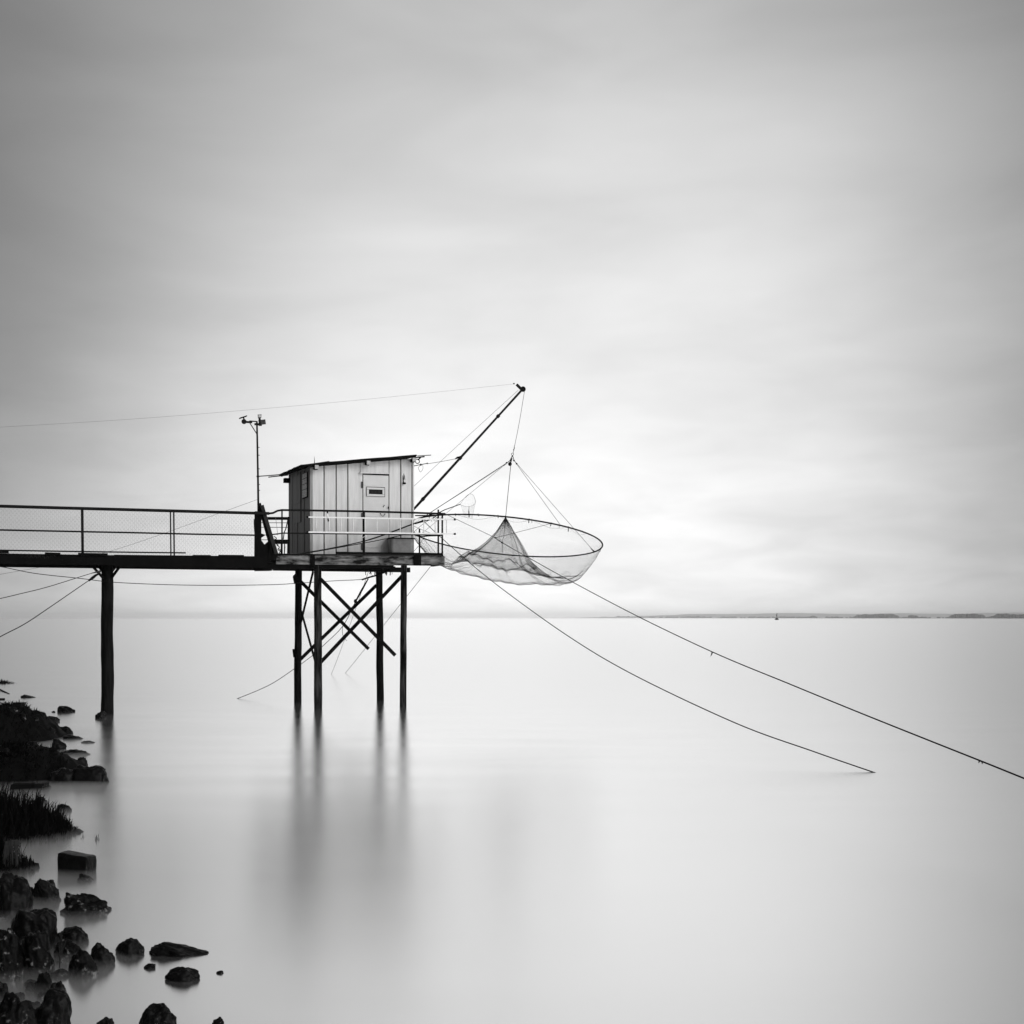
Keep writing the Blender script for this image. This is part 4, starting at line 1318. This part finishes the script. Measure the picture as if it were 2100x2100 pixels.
rock(39, 68, 1423, 1431, 'thin flat stone with a tail, alone in the water below the far grass tuft', tail=0.7)
rock(10, 38, 1445, 1454, 'low wedge stone at the far end of the shore', tail=0.6)
rock(-14, 18, 1447, 1473, 'rounded dark stone at the left edge, far end of the shore')
rock(18, 75, 1458, 1478, 'long low dark stone behind the far grassy mound')
rock(114, 149, 1445, 1461, 'peaked stone standing alone left of the pier pile', peak=-0.3, tail=0.5)
rock(105, 113, 1458, 1461, 'pebble beside the lone peaked stone')
rock(91, 120, 1467, 1476, 'small pointed stone below the lone peaked stone', tail=0.6)
rock(78, 93, 1470, 1475, 'little flat stone touching the small pointed one')
rock(193, 217, 1459, 1474, 'round stone lodged against the foot of the pier pile', depth=0.9)
rock(112, 146, 1491, 1507, 'blocky stone at the seaward foot of the far mound', boxy=0.5)
rock(120, 168, 1506, 1517, 'flat dark stone sloping into the water off the far mound', tail=0.3)
rock(164, 192, 1519, 1524, 'barely showing flat stone left of the pile reflection', tail=0.4)
rock(100, 133, 1515, 1540, 'steep triangular stone at the corner of the far mound', peak=-0.2, tail=0.2)
rock(112, 178, 1538, 1550, 'long thin stone lying level in the water')
rock(42, 88, 1541, 1572, 'tall dark hump between the two grassy mounds', boxy=0.2)
rock(80, 104, 1561, 1577, 'stone leaning on the tall hump', tail=0.3)
rock(86, 122, 1555, 1566, 'flat pointed stone right of the tall hump', tail=0.5)
rock(155, 177, 1555, 1576, 'small upright block on top of the big low boulder', boxy=0.5)
rock(129, 161, 1562, 1576, 'sloping slab leaning up to the small upright block', tail=-0.3)
rock(138, 216, 1572, 1607, 'big low boulder reaching farthest out beside the pile reflection', boxy=0.55, depth=0.6)
rock(90, 150, 1578, 1608, 'dark boulder behind tufts joining the big low boulder', boxy=0.4)
rock(63, 93, 1636, 1649, 'double-humped small stone below the squared timber')
rock(110, 143, 1648, 1665, 'cracked stone alone above the large grass clump', tail=0.3)
rock(22, 38, 1660, 1672, 'small stone in the large grass clump near the left edge')
rock(78, 104, 1660, 1690, 'stone half hidden in the middle of the large grass clump', boxy=0.3)
rock(56, 80, 1672, 1694, 'lower stone buried among the grass blades')
rock(155, 188, 1790, 1808, 'shell-crusted stone at the foot of the square block', tail=0.5, mat='rock_crust')
rock(-30, 52, 1798, 1880, 'large round boulder at the left edge below the drooping grass', depth=0.9)
rock(62, 116, 1802, 1852, 'peaked boulder in the cluster below the square block', peak=-0.3, tail=0.2)
rock(46, 70, 1822, 1848, 'small stone wedged left of the peaked boulder')
rock(86, 111, 1805, 1823, 'rounded stone behind the peaked boulder', mat='rock_crust')
rock(112, 216, 1828, 1877, 'long jagged barnacled boulder sloping down to the right', tail=0.42, rough=1.7, mat='rock_crust', depth=0.6)
rock(10, 108, 1870, 1952, 'broad flat-topped boulder in the middle of the lower shore', boxy=0.45, depth=0.8)
rock(105, 172, 1905, 1941, 'smooth oblong boulder right of the broad flat-topped one', boxy=0.3)
rock(104, 162, 1932, 1968, 'dark stone behind the leafless twig', mat='rock_crust')
rock(136, 196, 1940, 2004, 'upright rounded boulder mottled with shells', tail=0.45, mat='rock_crust', depth=0.9)
rock(177, 229, 1935, 1981, 'cone-shaped boulder next in line towards the water', peak=-0.1, tail=0.15)
rock(231, 290, 1928, 1960, 'evenly domed boulder between the cone and the long ridge')
rock(298, 418, 1925, 1962, 'long ridge-backed boulder tapering to a tail at right', tail=0.72, depth=0.5)
rock(294, 317, 1977, 1987, 'tiny pointed stone below the domed boulder')
rock(336, 406, 1984, 2013, 'sausage-shaped boulder tilting right, below the long ridge', tail=0.15, boxy=0.3, depth=0.6)
rock(443, 458, 1991, 1997, 'faint small stone alone, farthest right of the lower shore')
rock(282, 352, 2064, 2112, 'notched round boulder cut by the bottom edge', depth=0.8)
rock(193, 232, 2088, 2112, 'pale shell-crusted stone cut by the bottom edge', mat='rock_crust')
rock(434, 460, 2088, 2104, 'dim half-sunk stone at the bottom edge, farthest right')
rock(-30, 36, 1912, 2012, 'tall boulder with white spots at the left edge', mat='rock_crust', boxy=0.3)
rock(22, 102, 1918, 2002, 'sharp-edged boulder with a bright rim left of the twig', peak=-0.15, mat='rock_crust')
rock(64, 110, 1998, 2035, 'wet stone with a pale crown above the bottom left corner', mat='rock_crust')
rock(96, 132, 2016, 2043, 'rounded stone right of the pale-crowned one')
rock(48, 72, 2016, 2033, 'small triangular stone left of the pale-crowned one')
rock(96, 137, 1990, 2007, 'flat stone with pale dry growth under the twig', mat='rock_crust', depth=0.9)
rock(52, 140, 2038, 2118, 'big pointed boulder at the bottom edge near the left corner', peak=0.25, boxy=0.2)
rock(112, 142, 2052, 2110, 'stone behind the right flank of the big pointed boulder')
rock(54, 84, 2056, 2070, 'low stone awash left of the big pointed boulder')
rock(-40, 66, 2044, 2125, 'rough boulder filling the bottom left corner', rough=1.5, mat='rock_crust')
rock(-20, 14, 2014, 2056, 'dark stone at the left edge just above the corner boulder')

# the jumble between them: each small stone is named after the boulder next to it
jr = random.Random(91)
big = ICO
ICO = ico(3)
anchors = [(10, 1838, 'large round boulder at the left edge'), (90, 1830, 'peaked boulder'), (60, 1910, 'broad flat-topped boulder'), (140, 1925, 'smooth oblong boulder'),
           (3, 1965, 'tall white-spotted boulder'), (62, 1962, 'bright-rimmed boulder'), (133, 1950, 'leafless twig'), (166, 1975, 'upright shell-mottled boulder'),
           (88, 2018, 'pale-crowned stone'), (114, 2030, 'rounded stone by the pale-crowned one'), (96, 2075, 'big pointed boulder'), (15, 2085, 'bottom left corner boulder'), (0, 2035, 'dark left-edge stone above the corner'),
           (57, 1618, 'squared timber'), (66, 1555, 'tall hump between the mounds'), (120, 1593, 'big low boulder'), (103, 1560, 'flat pointed stone'),
           (46, 1468, 'long low stone behind the far mound'), (130, 1498, 'blocky stone of the far mound'), (117, 1528, 'steep triangular stone'), (10, 1590, 'second mound at the left edge'), (10, 1510, 'far mound at the left edge')]
seen = set()
made = 0
for i in range(400):
    if made >= 62:
        break
    zone = made % 4
    if zone < 2:
        py = jr.uniform(1815, 2098)
        lim = 60 + 60 * (py > 1930) + 25 * math.sin(py * 0.03)
    elif zone == 2:
        py = jr.uniform(1555, 1640)
        lim = 135
    else:
        py = jr.uniform(1476, 1545)
        lim = 125
    px = lim * jr.random() ** 1.3 - 4
    w = jr.uniform(12, 30) * (1.0 if zone < 2 else 0.62)
    hgt = w * jr.uniform(0.35, 0.7)
    tail, boxy = jr.uniform(-0.3, 0.5), jr.uniform(0, 0.45)
    crust = jr.random() < 0.45
    ax_, ay_, an = min(anchors, key=lambda a: (a[0] - px) ** 2 + (a[1] - py) ** 2)
    side_w = ('left of' if px < ax_ else 'right of') if abs(px - ax_) > abs(py - ay_) else ('behind' if py < ay_ else 'in front of')
    look = ('pale-speckled ' if crust else 'dark ') + ('blocky' if boxy > 0.3 else 'wedge-shaped' if tail > 0.25 else 'flat' if hgt < w * 0.48 else 'rounded')
    lab = 'small %s stone %s the %s' % (look, side_w, an)
    if lab in seen:
        continue
    seen.add(lab)
    made += 1
    o = rock(px - w / 2, px + w / 2, py - hgt, py, lab, tail=tail, boxy=boxy, mat='rock_crust' if crust else 'rock', group='small stones among the boulders', rough=1.2)
    o.location.z = max(0.0, bank_z(o.location.x, o.location.y))
ICO = big

# square cut block standing in the water
def cut_block(x0, x1, yt, yb, tilt, label, name, cat, depth, mat='rock'):
    base = Wt((x0 + x1) / 2, yb)
    k_ = base.y / F
    w, h = (x1 - x0) * k_, (yb - yt) * k_
    n = 10
    vs_, fs_ = [], []
    idx = {}
    dep = w * depth

    def vert(i, j, l):
        if (i, j, l) not in idx:
            x = (i / n - 0.5) * w
            y = (j / n) * dep
            z = -0.3 + (l / n) * (h + 0.3)
            p = Vector((x, y, z))
            # rounded arrises
            e = 0.06 * w
            q = Vector((x / (w / 2), (y - dep / 2) / (dep / 2), (z - h / 2) / (h / 2)))
            cnt = sum(abs(a) > 0.97 for a in (q.x, q.y)) + (l == n)
            if cnt >= 2:
                p -= Vector((math.copysign(e * 0.5, q.x) if abs(q.x) > 0.97 else 0, math.copysign(e * 0.5, q.y) if abs(q.y) > 0.97 else 0, e * 0.5 if l == n else 0))
            p += Vector((mnoise.noise(p * 9), mnoise.noise(p * 9 + Vector((5, 0, 0))), mnoise.noise(p * 9 + Vector((0, 7, 0))))) * 0.018 * w
            p.z -= tilt * (x + w / 2) * (l / n)
            a_ = R(-12)
            idx[(i, j, l)] = len(vs_)
            vs_.append(base + Vector((p.x * math.cos(a_) - p.y * math.sin(a_), p.x * math.sin(a_) + p.y * math.cos(a_), p.z)))
        return idx[(i, j, l)]
    for a in range(n):
        for b in range(n):
            fs_.append((vert(a, 0, b), vert(a + 1, 0, b), vert(a + 1, 0, b + 1), vert(a, 0, b + 1)))
            fs_.append((vert(a, n, b), vert(a, n, b + 1), vert(a + 1, n, b + 1), vert(a + 1, n, b)))
            fs_.append((vert(0, a, b), vert(0, a, b + 1), vert(0, a + 1, b + 1), vert(0, a + 1, b)))
            fs_.append((vert(n, a, b), vert(n, a + 1, b), vert(n, a + 1, b + 1), vert(n, a, b + 1)))
            fs_.append((vert(a, b, n), vert(a + 1, b, n), vert(a + 1, b + 1, n), vert(a, b + 1, n)))
    return MB().add(vs_, fs_).build(name, mat, label=label, cat=cat, loc=base, smooth=True)


cut_block(112, 182, 1750, 1792, 0.12, 'square-cut dark stone block standing in the water off the shore', 'stone_block', 'stone block', 0.55)
b_ = Wt(56, 1625)
k_ = b_.y / F
tm = thing('squared_timber', 'broken squared timber lying in the water at left, pale upper edge', 'timber', b_)
part('timber_piece', 'tarred', tm, lambda m: m.hexa([Wt(22, 1625) + Vector((0, d_, z_)) if s_ else Wt(70, 1624) + Vector((0, d_, z_)) for z_ in (-0.1, 0.10) for s_, d_ in ((1, 0), (0, 0), (0, 0.16), (1, 0.16))]))
part('timber_piece', 'rock_crust', tm, lambda m: m.hexa([Wt(70.6, 1624) + Vector((0, d_, z_)) if s_ else Wt(91, 1623.5) + Vector((0, d_, z_)) for z_ in (-0.1, 0.107) for s_, d_ in ((1, -0.012), (0, -0.012), (0, 0.17), (1, 0.17))]))
rope('drift_stick', 'thin stick leaning out of the water at the far left edge', 'stick', [P(-12, 1408, 39), Wt(18.5, 1423)], 0.022, 'tarred')
rope('drift_stick', 'thin level stick floating beside the far wedge stone', 'stick', [Wt(26, 1443.5) + Vector((0, 0, 0.02)), Wt(54, 1443.2) + Vector((0, 0, 0.02))], 0.02, 'tarred')
rope('drift_stick', 'low level stick floating at the left edge above the wedge stone', 'stick', [Wt(-10, 1435.2) + Vector((0, 0, 0.02)), Wt(10, 1435) + Vector((0, 0, 0.02))], 0.025, 'tarred')

# ------------------------------------------------------------------ grass
def grass(x0, x1, y0, y1, n, hmin, hmax, label, mat='grass', droop=0.25, wid=0.005, mound=0.0, taper=True):
    """a clump of marsh grass on an oval patch: columns x0..x1, rows y0..y1 of the shore"""
    m = MB()
    for _ in range(n):
        a = rng.uniform(0, 2 * math.pi)
        rr_ = math.sqrt(rng.random()) if taper else math.sqrt(rng.random()) * 0.98
        fx, fy = rr_ * math.cos(a), rr_ * math.sin(a)
        px = (x0 + x1) / 2 + (x1 - x0) / 2 * fx
        py = (y0 + y1) / 2 + (y1 - y0) / 2 * fy
        b = Wt(px, py)
        z0 = max(-0.03, min(bank_z(b.x, b.y), 0.8))
        b.z = z0 - 0.02
        tp = 1 - 0.75 * rr_ ** 2.2
        clump = 0.75 + 0.5 * mnoise.noise(Vector((px * 0.09, py * 0.05, 1)))
        hgt = rng.uniform(hmin, hmax) * tp * clump
        if rng.random() < 0.06:
            hgt *= 1.45
        a = rng.uniform(0, 2 * math.pi)
        lean = Vector((math.cos(a), math.sin(a), 0)) * hgt * droop * rng.uniform(0.2, 1.2) + Vector((0.06 * hgt, 0, 0))
        side_ = Vector((math.cos(a + 1.4), math.sin(a + 1.4) * 0.4, 0)).normalized() * wid * rng.uniform(0.6, 1.3)
        bend = rng.random() ** 2
        lean *= 1 + 1.6 * bend
        p1 = b + Vector((0, 0, hgt * 0.5)) + lean * 0.22
        p2 = b + Vector((0, 0, hgt * (0.82 - 0.12 * bend))) + lean * 0.62
        p3 = b + Vector((0, 0, hgt * (1.0 - 0.42 * bend))) + lean * 1.15
        m.add([b - side_, b + side_, p1 + side_ * 0.85, p1 - side_ * 0.85, p2 + side_ * 0.5, p2 - side_ * 0.5, p3], [(0, 1, 2, 3), (3, 2, 4, 5), (5, 4, 6)])
    b = Wt((x0 + x1) / 2, (y0 + y1) / 2)
    return m.build('grass', mat, label=label, cat='grass', kind='stuff', loc=b)


grass(-50, 37, 1396, 1405, 700, 0.10, 0.24, 'far tuft of grass standing in the water at the left edge', wid=0.012, droop=0.3)
grass(-90, 108, 1488, 1542, 3200, 0.06, 0.16, 'short grass over the far dark mound', wid=0.008, droop=0.7)
grass(-110, 126, 1574, 1614, 3000, 0.05, 0.14, 'short grass over the second dark mound', wid=0.007, droop=0.7)
grass(98, 140, 1584, 1606, 170, 0.15, 0.26, 'thin tufts between the second mound and the big low boulder', wid=0.004, droop=0.3, taper=False)
grass(-140, 158, 1678, 1735, 3600, 0.18, 0.44, 'large dense clump of marsh grass in the middle of the shore', wid=0.006, droop=0.22)
grass(-60, 34, 1665, 1725, 1100, 0.28, 0.52, 'taller grass at the left end of the large clump', wid=0.006, droop=0.2)
grass(20, 66, 1636, 1676, 200, 0.16, 0.40, 'sparse tall blades rising behind the large clump', wid=0.0035, droop=0.12, taper=False)
grass(160, 180, 1712, 1722, 40, 0.05, 0.13, 'small drowned tuft right of the large clump', wid=0.0035, droop=0.15, taper=False)
grass(192, 208, 1716, 1727, 44, 0.06, 0.16, 'last drowned tuft, nearest the pile reflection', wid=0.0035, droop=0.15, taper=False)
grass(-60, 72, 1768, 1800, 900, 0.10, 0.30, 'dark grass clump left of the square block', wid=0.005, droop=0.25)
grass(-40, 20, 1760, 1800, 500, 0.18, 0.38, 'taller grass at the left edge beside the square block', wid=0.005, droop=0.25)
# drooping pale clump
m = MB()
cb = Wt(26, 1792) + Vector((0, 0, 0.26))
for _ in range(90):
    a = rng.uniform(math.pi, 2 * math.pi) if rng.random() < 0.8 else rng.uniform(0, math.pi)
    L_ = rng.uniform(0.04, 0.11)
    o = Vector((math.cos(a), math.sin(a), 0))
    sd = Vector((0.0022, 0, 0))
    p0 = cb + o * 0.015 + Vector((0, 0, rng.uniform(-0.02, 0.02)))
    p1 = cb + o * L_ * 0.55 + Vector((0, 0, 0.03))
    p2 = cb + o * L_ * 0.8 + Vector((0, 0, -rng.uniform(0.08, 0.2)))
    m.add([p0 - sd, p0 + sd, p1 + sd, p1 - sd, p2 + sd * 0.5, p2 - sd * 0.5], [(0, 1, 2, 3), (3, 2, 4, 5)])
m.build('grass', 'dry_grass', label='pale drooping grass clump hanging over at the left edge', cat='grass', kind='stuff', loc=cb)
# leafless twig
tw = Wt(122, 1995) + Vector((0, 0, 0.03))
twig = thing('dead_twig', 'leafless branching twig standing on the flat stone', 'twig', tw)
part('stem', 'wood_mid', twig, lambda m: m.tube([tw, tw + Vector((0.002, 0, 0.05)), tw + Vector((0.0, 0, 0.10))], [0.004, 0.003, 0.0025], 5))
for _ in range(9):
    z_ = rng.uniform(0.05, 0.1)
    a = rng.uniform(-1, 1)
    part('branch', 'wood_mid', twig, lambda m: m.tube([tw + Vector((0, 0, z_)), tw + Vector((a * 0.035, 0.01, z_ + 0.05)), tw + Vector((a * 0.055, 0.01, z_ + 0.10))], [0.002, 0.0015, 0.001], 4))

# ------------------------------------------------------------------ mist added to imitate blurred swash along the shore
def veil_h(x, y):
    d = x - (-0.36 * y)                       # metres out from the rocky edge
    f = min(1, max(0, 1 - (d - 0.1) / (0.03 * y + 0.2)))
    g_ = min(1, max(0, (25.5 - y) / 6.0))
    return 0.055 * f * f * (3 - 2 * f) * g_ * (0.8 + 0.5 * mnoise.noise(Vector((x * 1.1, y * 0.9, 0))))


m = MB()
nx, ny = 40, 70
top_, bot_ = [], []
for j in range(ny):
    y = 5.0 + 20.6 * j / (ny - 1)
    for i in range(nx):
        x = -0.50 * y + (0.27 * y) * i / (nx - 1)
        edge_ = i in (0, nx - 1) or j in (0, ny - 1)
        top_.append((x, y, 0.0042 + (0 if edge_ else veil_h(x, y))))
        bot_.append((x, y, 0.004))
n1 = nx * ny
q = []
for j in range(ny - 1):
    for i in range(nx - 1):
        a_ = j * nx + i
        q.append((a_, a_ + 1, a_ + nx + 1, a_ + nx))
        q.append((a_ + n1, a_ + nx + n1, a_ + nx + 1 + n1, a_ + 1 + n1))
for i in range(nx - 1):
    q.append((i, i + n1, i + 1 + n1, i + 1))
    b2 = (ny - 1) * nx + i
    q.append((b2, b2 + 1, b2 + 1 + n1, b2 + n1))
for j in range(ny - 1):
    a_ = j * nx
    q.append((a_, a_ + nx, a_ + nx + n1, a_ + n1))
    a_ = j * nx + nx - 1
    q.append((a_, a_ + n1, a_ + nx + n1, a_ + nx))
m.add(top_ + bot_, q)
mm = bpy.data.materials.new('swash_veil')  # added volume that softens the waterline like time-blurred waves
mm.use_nodes = True
mt_ = mm.node_tree
mt_.nodes.clear()
pv = mt_.nodes.new('ShaderNodeVolumePrincipled')
pv.inputs['Color'].default_value = g(0.97)
pv.inputs['Density'].default_value = 0.8
pv.inputs['Anisotropy'].default_value = 0.3
mo = mt_.nodes.new('ShaderNodeOutputMaterial')
mt_.links.new(pv.outputs[0], mo.inputs['Volume'])
m.build('mist', mm, kind='stuff', label='thin white mist added for the blurred swash along the rocks')

# ------------------------------------------------------------------ haze
m = MB()
hz = [(-17000, -600, -1.0), (17000, -600, -1.0), (17000, 19000, -1.0), (-17000, 19000, -1.0)]
m.hexa(hz + [(x, y, 62.0) for x, y, z in hz])
hm = bpy.data.materials.new('haze_air')
hm.use_nodes = True
ht = hm.node_tree
ht.nodes.clear()
pv = ht.nodes.new('ShaderNodeVolumePrincipled')
pv.inputs['Color'].default_value = g(0.99)
pv.inputs['Density'].default_value = 9e-5
pv.inputs['Anisotropy'].default_value = 0.88
ho = ht.nodes.new('ShaderNodeOutputMaterial')
ht.links.new(pv.outputs[0], ho.inputs['Volume'])
m.build('haze', hm, kind='stuff', label='thin pale haze over the water')
